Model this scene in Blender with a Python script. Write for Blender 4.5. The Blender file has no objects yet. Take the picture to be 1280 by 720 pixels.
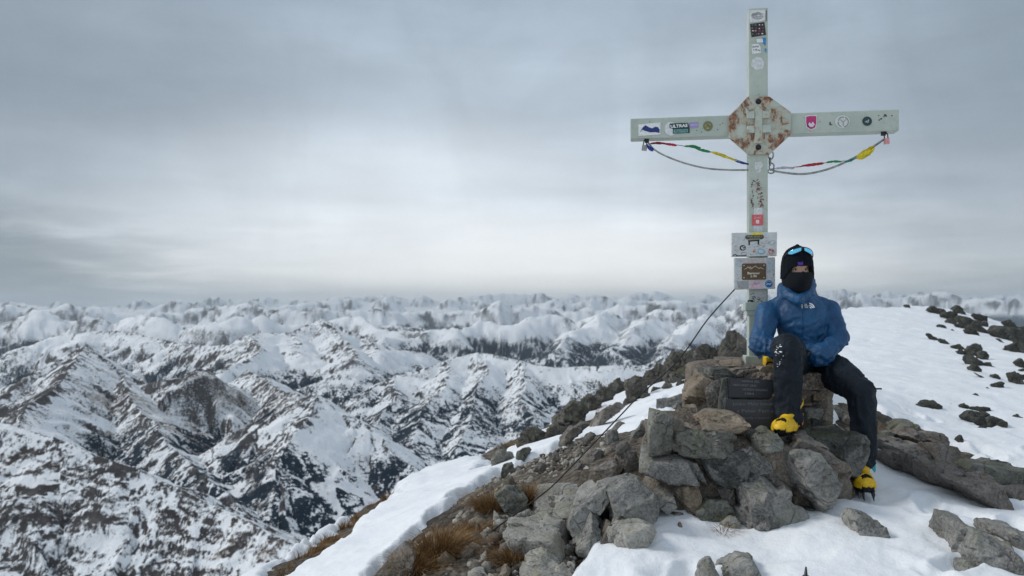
import bpy, bmesh, math, random
import numpy as np
from mathutils import Vector, Matrix, noise as mnoise
from mathutils.bvhtree import BVHTree

C = bpy.context.scene.collection
random.seed(7)
RNG = np.random.default_rng(11)
FPX, HX, HY, K = 1067.0, 640.0, 385.0, 1.1     # focal length and horizon of the photograph (its pixels), metres per unit of near depth

def P(px, py, Y):
    """Point seen at pixel (px, py) at near depth Y."""
    Y = Y * K
    return Vector(((px - HX) / FPX * Y, Y, (HY - py) / FPX * Y))

def PX(n, Y):
    """n pixels in metres at near depth Y."""
    return n * Y * K / FPX

# ------------------------------------------------------------------ noise
_perm = np.random.default_rng(3).permutation(256).astype(np.int32)
_perm = np.concatenate([_perm, _perm, _perm])
_a = np.linspace(0, 2 * np.pi, 16, endpoint=False)
_g2 = np.stack([np.cos(_a), np.sin(_a)], 1).astype(np.float32)
_g3 = np.random.default_rng(5).normal(size=(256, 3)); _g3 = (_g3 / np.linalg.norm(_g3, axis=1)[:, None]).astype(np.float32)

def pn2(x, y, seed=0):
    x = np.asarray(x, np.float32) + seed * 17.31; y = np.asarray(y, np.float32) - seed * 9.77
    xi = np.floor(x); yi = np.floor(y); xf = x - xi; yf = y - yi
    xi = xi.astype(np.int32) & 255; yi = yi.astype(np.int32) & 255
    u = xf * xf * xf * (xf * (xf * 6 - 15) + 10); v = yf * yf * yf * (yf * (yf * 6 - 15) + 10)
    def g(ix, iy, dx, dy):
        h = _perm[_perm[ix] + iy] & 15
        return _g2[h, 0] * dx + _g2[h, 1] * dy
    a = g(xi, yi, xf, yf); b = g(xi + 1, yi, xf - 1, yf)
    c = g(xi, yi + 1, xf, yf - 1); d = g(xi + 1, yi + 1, xf - 1, yf - 1)
    ab = a + u * (b - a); cd = c + u * (d - c)
    return (ab + v * (cd - ab)) * 1.4

def pn3(p, seed=0):
    p = np.asarray(p, np.float32) + np.float32(seed * 7.13 + 100.5)
    pi = np.floor(p); f = p - pi; pi = pi.astype(np.int32) & 255
    u = f * f * f * (f * (f * 6 - 15) + 10)
    def g(i, j, k):
        h = _perm[_perm[_perm[pi[:, 0] + i] + pi[:, 1] + j] + pi[:, 2] + k]
        return _g3[h, 0] * (f[:, 0] - i) + _g3[h, 1] * (f[:, 1] - j) + _g3[h, 2] * (f[:, 2] - k)
    l = lambda a, b, t: a + t * (b - a)
    x0 = l(l(g(0, 0, 0), g(1, 0, 0), u[:, 0]), l(g(0, 1, 0), g(1, 1, 0), u[:, 0]), u[:, 1])
    x1 = l(l(g(0, 0, 1), g(1, 0, 1), u[:, 0]), l(g(0, 1, 1), g(1, 1, 1), u[:, 0]), u[:, 1])
    return l(x0, x1, u[:, 2]) * 1.5

def fbm2(x, y, o=4, seed=0, gain=.5):
    s = 0; a = 1
    for i in range(o):
        s = s + a * pn2(x * 2 ** i, y * 2 ** i, seed + i * 3); a *= gain
    return s

def rid2(x, y, o=4, seed=0, gain=.5):
    s = 0; a = 1
    for i in range(o):
        s = s + a * (1 - 2 * np.abs(pn2(x * 2 ** i, y * 2 ** i, seed + i * 3))); a *= gain
    return s

def fbm3(p, o=4, seed=0, gain=.5):
    s = 0; a = 1
    for i in range(o):
        s = s + a * pn3(p * 2 ** i, seed + i * 3); a *= gain
    return s

def sstep(a, b, x):
    t = np.clip((x - a) / (b - a), 0, 1)
    return t * t * (3 - 2 * t)

# ------------------------------------------------------------------ object helpers
def mesh_np(name, v, f):
    me = bpy.data.meshes.new(name)
    v = np.asarray(v, np.float32); f = np.asarray(f, np.int32); n = f.shape[1]
    me.vertices.add(len(v)); me.vertices.foreach_set('co', v.ravel())
    me.loops.add(f.size); me.loops.foreach_set('vertex_index', f.ravel())
    me.polygons.add(len(f)); me.polygons.foreach_set('loop_start', np.arange(0, f.size, n, dtype=np.int32))
    me.update(calc_edges=True)
    return me

def attr(me, name, vals):
    a = me.attributes.new(name, 'FLOAT', 'POINT'); a.data.foreach_set('value', np.asarray(vals, np.float32).ravel())

def smooth(me):
    me.polygons.foreach_set('use_smooth', np.ones(len(me.polygons), bool)); me.update()

def link(name, me, mat=None, parent=None, loc=None, label=None, cat=None, group=None, kind=None):
    o = bpy.data.objects.new(name, me); C.objects.link(o)
    if mat is not None:
        for m in (mat if isinstance(mat, (list, tuple)) else [mat]): me.materials.append(m)
    if loc is not None: o.location = loc
    if parent is not None: o.parent = parent
    tag(o, label, cat, group, kind)
    return o

def tag(o, label=None, cat=None, group=None, kind=None):
    for k, v in (('label', label), ('category', cat), ('group', group), ('kind', kind)):
        if v: o[k] = v
    return o

def empty(name, loc, label=None, cat=None, group=None):
    o = bpy.data.objects.new(name, None); C.objects.link(o); o.location = loc
    o.empty_display_size = .1
    return tag(o, label, cat, group)

def bm_mesh(bm, name='mesh', sm=False):
    bmesh.ops.recalc_face_normals(bm, faces=bm.faces)
    me = bpy.data.meshes.new(name); bm.to_mesh(me); bm.free()
    if sm: smooth(me)
    return me

def add_box(bm, c, s, rot=None, bev=0.0):
    r = bmesh.ops.create_cube(bm, size=1)
    M = Matrix.Translation(c) @ (rot.to_4x4() if rot is not None else Matrix()) @ Matrix.Diagonal((*s, 1))
    bmesh.ops.transform(bm, matrix=M, verts=r['verts'])
    if bev:
        es = list({e for v in r['verts'] for e in v.link_edges})
        bmesh.ops.bevel(bm, geom=es, offset=bev, segments=2, affect='EDGES', profile=.7)

def add_tube(bm, pts, rad, n=8, cap=True):
    pts = [Vector(p) for p in pts]
    rs = rad if isinstance(rad, (list, tuple)) else [rad] * len(pts)
    rings = []
    up = None
    for i, p in enumerate(pts):
        t = (pts[min(i + 1, len(pts) - 1)] - pts[max(i - 1, 0)]).normalized()
        if up is None:
            up = Vector((0, 0, 1)) if abs(t.z) < .9 else Vector((0, 1, 0))
        a = t.cross(up).normalized(); b = a.cross(t).normalized(); up = b
        rings.append([bm.verts.new(p + (a * math.cos(q) + b * math.sin(q)) * rs[i]) for q in [2 * math.pi * k / n for k in range(n)]])
    for r0, r1 in zip(rings, rings[1:]):
        for k in range(n):
            bm.faces.new((r0[k], r0[(k + 1) % n], r1[(k + 1) % n], r1[k]))
    if cap:
        bm.faces.new(rings[0][::-1]); bm.faces.new(rings[-1])

def add_prism(bm, poly, y0, y1):
    """2-D polygon (x, z) extruded from y0 to y1."""
    a = [bm.verts.new((x, y0, z)) for x, z in poly]; b = [bm.verts.new((x, y1, z)) for x, z in poly]
    n = len(poly)
    bm.faces.new(a); bm.faces.new(b[::-1])
    for i in range(n): bm.faces.new((a[i], b[i], b[(i + 1) % n], a[(i + 1) % n]))

def catmull(pts, n=8):
    pts = [Vector(p) for p in pts]; q = [pts[0]] + pts + [pts[-1]]; out = []
    for i in range(1, len(q) - 2):
        for k in range(n):
            t = k / n; p0, p1, p2, p3 = q[i - 1], q[i], q[i + 1], q[i + 2]
            out.append(.5 * ((2 * p1) + (p2 - p0) * t + (2 * p0 - 5 * p1 + 4 * p2 - p3) * t * t + (3 * p1 - p0 - 3 * p2 + p3) * t ** 3))
    return out + [pts[-1]]

def text_mesh(s, size, depth=.0006, align='CENTER', bold=0.0):
    cu = bpy.data.curves.new('lettering', 'FONT'); cu.body = s; cu.size = size; cu.extrude = depth
    cu.align_x = align; cu.align_y = 'CENTER'; cu.resolution_u = 2; cu.offset = bold
    o = bpy.data.objects.new('lettering', cu); C.objects.link(o)
    dg = bpy.context.evaluated_depsgraph_get()
    me = bpy.data.meshes.new_from_object(o.evaluated_get(dg))
    bpy.data.objects.remove(o); bpy.data.curves.remove(cu)
    me.transform(Matrix.Rotation(math.pi / 2, 4, 'X'))      # upright, facing -Y
    return me

# ------------------------------------------------------------------ materials
class NT:
    def __init__(s, name):
        s.m = bpy.data.materials.new(name); s.m.use_nodes = True; s.t = s.m.node_tree; s.n = s.t.nodes; s.l = s.t.links
        s.b = s.n['Principled BSDF']
    def node(s, typ, **kw):
        n = s.n.new(typ)
        for k, v in kw.items(): setattr(n, k, v)
        return n
    def put(s, sock, v):
        if isinstance(v, bpy.types.NodeSocket): s.l.new(v, sock)
        elif isinstance(v, (tuple, list)) and len(v) == 3 and sock.type == 'RGBA': sock.default_value = (*v, 1)
        else: sock.default_value = v
    def coord(s, kind='Object', rnd=False, scale=None):
        c = s.node('ShaderNodeTexCoord').outputs[kind]
        if rnd:
            oi = s.node('ShaderNodeObjectInfo'); va = s.node('ShaderNodeVectorMath', operation='MULTIPLY_ADD')
            s.l.new(oi.outputs['Random'], va.inputs[0]); va.inputs[1].default_value = (37., 53., 71.); s.l.new(c, va.inputs[2]); c = va.outputs[0]
        if scale:
            mp = s.node('ShaderNodeMapping'); s.l.new(c, mp.inputs[0]); mp.inputs['Scale'].default_value = scale; c = mp.outputs[0]
        return c
    def noise(s, c, scale, detail=4, rough=.55, dist=0.0):
        n = s.node('ShaderNodeTexNoise'); s.l.new(c, n.inputs['Vector'])
        n.inputs['Scale'].default_value = scale; n.inputs['Detail'].default_value = detail; n.inputs['Roughness'].default_value = rough; n.inputs['Distortion'].default_value = dist
        return n.outputs[0]
    def voro(s, c, scale, feat='F1', out=0):
        n = s.node('ShaderNodeTexVoronoi', feature=feat); s.l.new(c, n.inputs['Vector']); n.inputs['Scale'].default_value = scale
        return n.outputs[out]
    def ramp(s, fac, *stops):
        n = s.node('ShaderNodeValToRGB'); s.put(n.inputs[0], fac); e = n.color_ramp.elements
        while len(e) < len(stops): e.new(.5)
        for q, (p, c) in zip(e, stops):
            q.position = p; q.color = (*c, 1) if isinstance(c, (tuple, list)) else (c, c, c, 1)
        return n.outputs[0]
    def mix(s, fac, a, b, mode='MIX'):
        n = s.node('ShaderNodeMix', data_type='RGBA', blend_type=mode)
        s.put(n.inputs[0], fac); s.put(n.inputs[6], a); s.put(n.inputs[7], b); return n.outputs[2]
    def math(s, op, a, b=0.0, c=0.0, clamp=False):
        n = s.node('ShaderNodeMath', operation=op, use_clamp=clamp); s.put(n.inputs[0], a); s.put(n.inputs[1], b); s.put(n.inputs[2], c); return n.outputs[0]
    def range(s, v, a, b, lo=0., hi=1.):
        n = s.node('ShaderNodeMapRange', interpolation_type='SMOOTHSTEP'); s.put(n.inputs[0], v)
        for i, q in enumerate((a, b, lo, hi)): n.inputs[i + 1].default_value = q
        return n.outputs[0]
    def attr(s, name):
        return s.node('ShaderNodeAttribute', attribute_name=name).outputs['Fac']
    def bump(s, h, strength=.5, dist=.01, prev=None):
        n = s.node('ShaderNodeBump'); s.put(n.inputs['Height'], h); n.inputs['Strength'].default_value = strength; n.inputs['Distance'].default_value = dist
        if prev is not None: s.l.new(prev, n.inputs['Normal'])
        return n.outputs[0]
    def done(s, col, rough=.8, normal=None, metal=0., spec=.5, sub=0.):
        s.put(s.b.inputs['Base Color'], col); s.put(s.b.inputs['Roughness'], rough); s.put(s.b.inputs['Metallic'], metal)
        s.b.inputs['Specular IOR Level'].default_value = spec
        if normal is not None: s.l.new(normal, s.b.inputs['Normal'])
        return s.m

def mat_rock(name, dark, mid, light, lichen=(.16, .17, .06), lichen_amt=.5, grain=1.0, pale=0.35):
    t = NT(name); c = t.coord('Object', True)
    n1 = t.noise(c, 3.2, 6, .62, .6); n2 = t.noise(c, 17, 6, .7); n3 = t.noise(c, 70, 3, .7)
    col = t.ramp(n1, (.3, dark), (.52, mid), (.72, light))
    col = t.mix(t.range(n2, .36, .64), col, t.mix(.5, col, dark))
    spk = t.range(n3, .38, .66)
    col = t.mix(t.math('MULTIPLY', spk, .45 * grain), col, light)
    col = t.mix(t.math('MULTIPLY', t.range(t.noise(c, 120, 2, .6), .55, .7), .5 * grain), col, tuple(x * .45 for x in dark))
    # pale quartz and lichen crusts in blotches with an edge of their own
    bl = t.math('ADD', t.noise(c, 5.5, 5, .65), t.math('MULTIPLY', t.noise(c, 45, 3, .7), .35))
    col = t.mix(t.math('MULTIPLY', t.range(bl, .72, .80), pale), col, (.42, .42, .39))
    sep = t.node('ShaderNodeSeparateXYZ'); t.l.new(t.node('ShaderNodeNewGeometry').outputs['Normal'], sep.inputs[0])
    upf = t.range(sep.outputs[2], -.5, .7)
    li = t.math('ADD', t.noise(c, 7.5, 6, .7, .4), t.math('MULTIPLY', upf, .16))
    col = t.mix(t.math('MULTIPLY', t.range(li, .64, .74), lichen_amt), col, lichen)
    # cracks
    wv = t.node('ShaderNodeVectorMath', operation='MULTIPLY_ADD')
    nz = t.node('ShaderNodeTexNoise'); t.l.new(c, nz.inputs['Vector']); nz.inputs['Scale'].default_value = 5
    t.l.new(nz.outputs['Color'], wv.inputs[0]); wv.inputs[1].default_value = (.25, .25, .25); t.l.new(c, wv.inputs[2])
    cr = t.voro(wv.outputs[0], 3.1, 'DISTANCE_TO_EDGE')
    crk = t.range(cr, .0, .022)
    col = t.mix(t.math('MULTIPLY', t.math('MULTIPLY', t.math('SUBTRACT', 1., crk), .5), t.range(n1, .5, .62)), col, tuple(x * .3 for x in dark))
    h = t.math('ADD', t.math('MULTIPLY', n2, .9), t.math('MULTIPLY', n3, .4)); h = t.math('ADD', h, t.math('MULTIPLY', crk, .35))
    return t.done(col, .88, t.bump(h, .9, .022), spec=.3)

M = {}
M['rock_grey'] = mat_rock('rock_grey', (.07, .07, .068), (.225, .22, .207), (.42, .41, .38), lichen_amt=.22)
M['rock_dark'] = mat_rock('rock_dark', (.03, .032, .031), (.078, .08, .075), (.16, .16, .148), (.12, .13, .06), .4, .8, .25)
M['rock_light'] = mat_rock('rock_light', (.15, .143, .125), (.35, .335, .30), (.52, .50, .45), (.2, .19, .09), .3, 1., .4)
M['rock_tan'] = mat_rock('rock_tan', (.1, .078, .056), (.26, .205, .15), (.40, .33, .25), (.17, .14, .07), .3, .9, .2)
M['rock_brown'] = mat_rock('rock_brown', (.072, .064, .058), (.18, .162, .146), (.31, .285, .26), (.13, .1, .06), .45, .9, .2)
M['rock_moss'] = mat_rock('rock_moss', (.05, .052, .045), (.15, .15, .13), (.28, .275, .24), (.12, .128, .045), .6, .9, .25)
M['rock_ridge'] = mat_rock('rock_ridge', (.03, .028, .025), (.09, .083, .072), (.18, .168, .148), (.12, .12, .05), .45, .9, .2)
M['rock_field'] = mat_rock('rock_field', (.02, .021, .02), (.055, .056, .05), (.12, .116, .103), (.06, .065, .03), .5, .7, .12)

def mat_mortar():
    t = NT('mortar'); c = t.coord('Object')
    n1 = t.noise(c, 4, 5, .6); v = t.voro(c, 42); n3 = t.noise(c, 90, 3, .7)
    col = t.ramp(n1, (.32, (.10, .083, .068)), (.55, (.21, .18, .148)), (.75, (.31, .275, .23)))
    vc = t.voro(c, 42, 'F1', 1)
    bw = t.node('ShaderNodeRGBToBW'); t.l.new(vc, bw.inputs[0])
    col = t.mix(t.math('MULTIPLY', t.range(bw.outputs[0], .35, .85), .55), col, (.29, .26, .22))
    col = t.mix(t.range(n3, .3, .6, .5, 0.), col, (.05, .04, .033))
    return t.done(col, .95, t.bump(t.math('ADD', t.math('MULTIPLY', v, -.9), t.math('MULTIPLY', n3, .4)), .8, .02), spec=.2)
M['mortar'] = mat_mortar()

def mat_soil():
    t = NT('soil'); c = t.coord('Object')
    n1 = t.noise(c, 1.1, 6, .65); n2 = t.noise(c, 14, 5, .7); v = t.voro(c, 26)
    col = t.ramp(n1, (.3, (.045, .035, .026)), (.5, (.12, .098, .075)), (.7, (.22, .19, .15)))
    vc = t.voro(c, 26, 'F1', 1); bw = t.node('ShaderNodeRGBToBW'); t.l.new(vc, bw.inputs[0])
    col = t.mix(t.math('MULTIPLY', t.range(bw.outputs[0], .4, .9), .6), col, (.24, .22, .19))
    col = t.mix(t.range(n2, .35, .6, .7, 0.), col, (.03, .023, .017))
    return t.done(col, .95, t.bump(t.math('ADD', t.math('MULTIPLY', v, -.8), n2), .9, .04), spec=.2)
M['soil'] = mat_soil()

def mat_snow():
    t = NT('snow'); c = t.coord('Object')
    n0 = t.noise(c, .35, 4, .5); n1 = t.noise(c, 2.2, 5, .6); n2 = t.noise(c, 16, 5, .65); n3 = t.noise(c, 130, 2, .6)
    col = t.ramp(n1, (.3, (.78, .81, .845)), (.62, (.86, .875, .89)))
    # wind-blown grit on the trodden parts
    g = t.math('MULTIPLY', t.range(t.noise(c, 60, 3, .8), .66, .73), t.range(n0, .45, .58))
    col = t.mix(t.math('MULTIPLY', g, .5), col, (.25, .22, .18))
    h = t.math('ADD', t.math('MULTIPLY', n1, 1.3), t.math('ADD', t.math('MULTIPLY', n2, .45), t.math('MULTIPLY', n3, .1)))
    return t.done(col, .7, t.bump(h, .5, .05), spec=.25)
M['snow'] = mat_snow()

def mat_mountain():
    t = NT('mountain_slopes'); c = t.coord('Object')
    rk, fo, ta = t.attr('rock'), t.attr('forest'), t.attr('tan')
    nA = t.noise(c, 1 / 34, 6, .75); nB = t.noise(c, 1 / 8, 4, .75); nC = t.noise(c, 1 / 160, 4, .6)
    mixn = t.math('ADD', t.math('MULTIPLY', nA, .45), t.math('MULTIPLY', nB, .55))
    mn = t.math('SUBTRACT', mixn, .5)
    r = t.range(t.math('ADD', rk, t.math('MULTIPLY', mn, 2.3)), .30, .68)
    f = t.range(t.math('ADD', fo, t.math('MULTIPLY', t.math('SUBTRACT', t.noise(c, 1 / 13, 4, .75), .5), 2.6)), .38, .60)
    tn = t.range(t.math('ADD', ta, t.math('MULTIPLY', mn, 1.8)), .40, .95)
    snow = t.ramp(nC, (.3, (.80, .825, .85)), (.7, (.88, .89, .90)))
    rock = t.ramp(nA, (.3, (.024, .024, .027)), (.55, (.06, .055, .055)), (.75, (.125, .112, .105)))
    col = t.mix(t.math('MULTIPLY', tn, .8), snow, (.25, .195, .15))
    col = t.mix(r, col, rock)
    col = t.mix(f, col, (.007, .020, .036))
    return t.done(col, .9, t.bump(t.math('ADD', nA, t.math('MULTIPLY', f, .5)), .6, 14.), spec=.1)
M['mountain'] = mat_mountain()

def simple(name, col, rough=.6, metal=0., spec=.5, nscale=None, namt=.25, bump=0., bdist=.002):
    t = NT(name)
    if nscale:
        c = t.coord('Object'); n = t.noise(c, nscale, 5, .65)
        cc = t.mix(t.range(n, .3, .7), tuple(x * (1 - namt) for x in col), tuple(min(1, x * (1 + namt)) for x in col))
        return t.done(cc, rough, t.bump(n, bump, bdist) if bump else None, metal, spec)
    return t.done(col, rough, None, metal, spec)

def mat_paint(name, rust_lo, rust_hi, chips=.70):
    t = NT(name); c = t.coord('Object')
    n1 = t.noise(c, 3, 5, .6); n2 = t.noise(c, 14, 6, .72, .5); n3 = t.noise(c, 40, 4, .7)
    col = t.ramp(n1, (.3, (.36, .42, .37)), (.7, (.47, .52, .46)))
    col = t.mix(t.range(t.noise(c, 22, 4, .7), .45, .8, 0., .5), col, (.3, .32, .28))
    cs = t.coord('Object', scale=(9., 9., 1.6)); n2 = t.math('ADD', t.math('MULTIPLY', n2, .72), t.math('MULTIPLY', t.noise(cs, 2.2, 5, .7), .28))
    col = t.mix(t.math('MULTIPLY', t.range(n2, rust_lo - .10, rust_lo + .03), .55), col, (.40, .30, .20))
    ru = t.range(n2, rust_lo, rust_hi)
    rc = t.ramp(n3, (.3, (.07, .03, .018)), (.55, (.22, .095, .045)), (.75, (.38, .2, .11)))
    col = t.mix(ru, col, rc)
    ch = t.range(t.noise(c, 26, 3, .75), chips, chips + .03)
    col = t.mix(ch, col, (.035, .03, .028))
    return t.done(col, .5, t.bump(t.math('SUBTRACT', n3, t.math('MULTIPLY', ch, .8)), .25, .004), 0., .4)
M['paint'] = mat_paint('cross_paint', .69, .75)
M['paint_rust'] = mat_paint('plate_paint', .50, .58, .74)
M['paint_peel'] = mat_paint('post_paint', .63, .68, .69)

M['paint_relief'] = mat_paint('relief_paint', .57, .63, .72)

def mat_board():
    t = NT('board_face'); c = t.coord('Object')
    col = t.ramp(t.noise(c, 9, 5, .7), (.3, (.46, .48, .48)), (.6, (.62, .64, .64)))
    col = t.mix(t.range(t.noise(c, 38, 4, .75), .60, .68), col, (.2, .21, .21))
    col = t.mix(t.range(t.noise(c, 16, 3, .6), .62, .66, 0., .4), col, (.55, .42, .42))
    return t.done(col, .5)
M['board'] = mat_board()

def mat_cloth(name, a, b, rough, weave=900, fold=6., fstr=.5, fdist=.02, spec=.4):
    t = NT(name); c = t.coord('Object')
    n = t.noise(c, 5, 5, .6, .8); col = t.mix(t.range(n, .3, .7), a, b)
    f = t.noise(c, fold, 4, .55, 1.6); w = t.noise(c, weave, 1, .5)
    col = t.mix(t.range(t.noise(c, 35, 4, .7), .58, .75, 0., .05), col, tuple(min(1., x * 1.9 + .01) for x in b))
    nb = t.bump(f, fstr, fdist); nb = t.bump(w, .12, .001, nb)
    return t.done(col, rough, nb, 0., spec)
M['jacket'] = mat_cloth('jacket_fabric', (.004, .046, .128), (.008, .080, .195), .56, 700, 13., .45, .02, .45)
M['trousers'] = mat_cloth('trouser_fabric', (.004, .008, .014), (.007, .013, .021), .68, 900, 11., .5, .02, .25)
M['black_cloth'] = mat_cloth('black_cloth', (.005, .007, .010), (.009, .012, .016), .9, 600, 20., .3, .005, .2)

def mat_knit():
    t = NT('knit'); c = t.coord('UV')
    w = t.node('ShaderNodeTexWave', wave_type='BANDS', bands_direction='X'); t.l.new(c, w.inputs[0]); w.inputs['Scale'].default_value = 20.; w.inputs['Distortion'].default_value = .3
    col = t.mix(w.outputs[1], (.003, .005, .007), (.009, .013, .019))
    return t.done(col, .95, t.bump(w.outputs[1], .7, .004), 0., .15)
M['knit'] = mat_knit()
M['skin'] = simple('skin', (.55, .36, .27), .55, 0, .4, 30, .12)
M['skin'].node_tree.nodes['Principled BSDF'].inputs['Subsurface Weight'].default_value = .12
M['skin'].node_tree.nodes['Principled BSDF'].inputs['Subsurface Radius'].default_value = (.02, .008, .005)
M['eye_white'] = simple('eye_white', (.6, .58, .55), .25)
M['iris'] = simple('iris', (.05, .035, .02), .2)
M['brow'] = simple('brow', (.03, .02, .013), .8)
M['lens'] = simple('mirror_lens', (.14, .52, .78), .12, .75)
M['frame_black'] = simple('frame_black', (.012, .013, .015), .4)
M['yellow'] = simple('yellow_rubber', (.72, .44, .012), .5, 0, .4, 30, .22, .3, .002)
M['boot_black'] = simple('boot_black', (.012, .012, .014), .65, 0, .3, 60, .4, .4, .002)
M['red'] = simple('red_fabric', (.42, .02, .03), .6)
M['steel_dark'] = simple('dark_steel', (.03, .031, .034), .45, .6, .5, 60, .3)
M['steel'] = simple('galvanised_steel', (.33, .34, .33), .5, .55, .5, 40, .35, .2)
M['cable'] = simple('cable_black', (.012, .012, .014), .6)
M['wire_grey'] = simple('grey_cable_sheath', (.30, .31, .29), .6, .1, .4, 25, .4)
M['teal'] = simple('teal_strap', (.03, .42, .50), .6)
M['purple'] = simple('purple_tag', (.07, .02, .30), .7)
M['granite'] = None
def mat_granite(name, k):
    t = NT(name); c = t.coord('Object')
    n = t.noise(c, 160, 3, .75); m = t.noise(c, 6, 4, .6)
    col = t.ramp(n, (.36, tuple(x * k for x in (.012, .014, .018))), (.55, tuple(x * k for x in (.03, .034, .04))), (.7, tuple(x * k for x in (.09, .1, .115))))
    col = t.mix(t.range(m, .45, .7, 0., .5), col, (.07, .073, .075))
    return t.done(col, .5, t.bump(n, .5, .004), 0., .5)
M['granite'] = mat_granite('black_granite', .85); M['granite_rough'] = mat_granite('rough_granite', 1.25)
M['engraved'] = simple('engraved_letters', (.2, .21, .21), .7)
M['engraved_dark'] = simple('weathered_letters', (.17, .175, .18), .8)

def flat(key, col, rough=.55, var=.15):
    if key not in M: M[key] = simple(key, col, rough, 0, .4, 60, var)
    return M[key]
# ================================================================== summit ground
GP = np.array([  # pixel x, pixel y, near depth
 (1075,625,4.7),(1280,720,3.7),(1000,720,3.75),(800,720,3.9),(930,690,4.2),(1150,690,3.95),(1180,640,4.6),(1270,640,4.75),(1100,590,5.4),(1200,570,6.3),
 (1280,560,6.8),(1150,520,8),(1200,500,9.5),(1270,500,10),(1120,450,14),(1200,450,15.5),(1280,450,17),(1100,410,24),(1180,410,28),(1250,425,26),
 (1060,389,33),(1110,386,36),(1170,387,38),(1205,391,37.5),(1230,398,37),(1255,406,35.5),(1280,414,34),(1340,436,32),(1400,462,30),
 (700,715,4.05),(620,660,4.6),(500,712,4.3),(560,640,5.6),(450,700,5.2),(380,700,5.7),(420,660,7.2),(520,600,9.2),(600,572,11),(560,620,7.2),
 (640,590,7.5),(700,560,8.0),(760,550,7.5),(810,600,4.9),(800,640,4.6),(700,530,12.5),(790,490,14.5),(870,455,17.5),(930,427,21),(850,500,10),
 (800,530,9),(870,480,12),(1000,405,27),(1040,500,6.5),(960,500,6.5)], float)
_X = (GP[:, 0] - HX) / FPX * GP[:, 2] * K; _Y = GP[:, 2] * K; _Z = (HY - GP[:, 1]) / FPX * GP[:, 2] * K
ex = np.array([(0, 1.5, -1.5), (-1.6, 2.2, -1.75), (1.5, 1.5, -1.36), (3.4, 2.2, -1.3), (-4, 4, -2.6), (6, 5, -1.35)])
_X = np.r_[_X, ex[:, 0]]; _Y = np.r_[_Y, ex[:, 1]]; _Z = np.r_[_Z, ex[:, 2]]
def _warp(x, y):
    r = np.hypot(x, y); q = np.log(np.maximum(r, .5)); a = np.arctan2(x, y); return np.stack([a * 2.0, q], -1)
_Q = _warp(_X, _Y)
def _ker(a, b):
    d = np.sqrt(((a[:, None, :] - b[None, :, :]) ** 2).sum(-1)); return d ** 3 * 0 + d * d * np.log(d + 1e-9)
_n = len(_Q); _A = np.zeros((_n + 3, _n + 3)); _A[:_n, :_n] = _ker(_Q, _Q) + np.eye(_n) * .0012
_A[:_n, _n] = 1; _A[:_n, _n + 1:] = _Q; _A[_n:, :_n] = _A[:_n, _n:].T
_W = np.linalg.solve(_A, np.r_[_Z / np.hypot(_X, _Y), 0, 0, 0])      # fits slope of sight, then scaled by the distance
CR = np.array([(-900,4.2),(-300,4.3),(100,4.6),(250,4.9),(350,5.6),(420,7.1),(520,9.2),(600,11),(640,12),(700,13),(790,15),(870,18),(930,21.5),(1000,27),(1060,33.5),(1170,38.5),(1280,34.5),(1400,30),(1700,26),(2400,24)], float)
_ca = np.arctan2(CR[:, 0] - HX, FPX); _cr = CR[:, 1] * K / np.cos(_ca)
def crest_r(a): return np.interp(a, _ca, _cr)
def ground_z(x, y):
    x = np.atleast_1d(np.asarray(x, float)); y = np.atleast_1d(np.asarray(y, float)); sh = x.shape
    x = x.ravel(); y = y.ravel(); out = np.empty(len(x))
    for s in range(0, len(x), 60000):
        xs, ys = x[s:s + 60000], y[s:s + 60000]; r = np.hypot(xs, ys); a = np.arctan2(xs, ys); rc = crest_r(a)
        rr = np.minimum(r, rc); q = np.stack([a * 2.0, np.log(np.maximum(rr, .5))], -1)
        k = (_ker(q, _Q) @ _W[:_n] + _W[_n] + q @ _W[_n + 1:])
        e = np.maximum(r - rc, 0)
        out[s:s + 60000] = k * rr - 1.5 * e * e / (e + .03 * rc) + k * e * .3
    return out.reshape(sh)
def ground_hit(px, py):
    a = math.atan2(px - HX, FPX); r = np.geomspace(1.5, max(1.6, float(crest_r(a)) * 1.03), 1500)
    x = r * math.sin(a); y = r * math.cos(a); line = (HY - py) / FPX * y; g = ground_z(x, y)
    w = np.nonzero(line <= g)[0]
    i = w[0] if len(w) else len(r) - 1
    return Vector((x[i], y[i], g[i]))

BARE = [
 [(452,765),(500,695),(530,672),(560,645),(600,612),(650,585),(700,562),(740,548),(775,548),(812,560),(830,600),(812,632),(770,660),(740,680),(715,697),(700,765)],
 [(618,585),(640,560),(690,535),(740,505),(790,485),(840,465),(900,445),(935,440),(930,425),(860,450),(780,486),(700,529),(640,552),(610,572)],
 [(705,546),(735,528),(775,514),(770,524),(735,540)],
 [(350,726),(376,699),(412,674),(450,643),(492,617),(484,628),(450,654),(414,689),(390,708)],
 [(1100,548),(1105,530),(1150,548),(1195,575),(1215,598),(1180,600),(1135,580)],
 [(1040,505),(1085,515),(1100,540),(1080,560),(1050,540)],
 [(840,500),(870,492),(868,515),(845,520)],
]
BARE_XY = [[(lambda v: (v.x, v.y))(ground_hit(*q)) for q in poly] for poly in BARE]
def poly_sd(x, y, poly):
    """Signed distance to a polygon in plan: negative inside."""
    d = np.full(x.shape, 1e9); ins = np.zeros(x.shape, bool); n = len(poly)
    for i in range(n):
        x0, y0 = poly[i]; x1, y1 = poly[(i + 1) % n]; ex_, ey_ = x1 - x0, y1 - y0
        t = np.clip(((x - x0) * ex_ + (y - y0) * ey_) / (ex_ * ex_ + ey_ * ey_ + 1e-12), 0, 1)
        d = np.minimum(d, np.hypot(x - x0 - t * ex_, y - y0 - t * ey_))
        c = ((y0 > y) != (y1 > y)) & (x < (x1 - x0) * (y - y0) / (y1 - y0 + 1e-12) + x0); ins ^= c
    return np.where(ins, -d, d)
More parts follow.
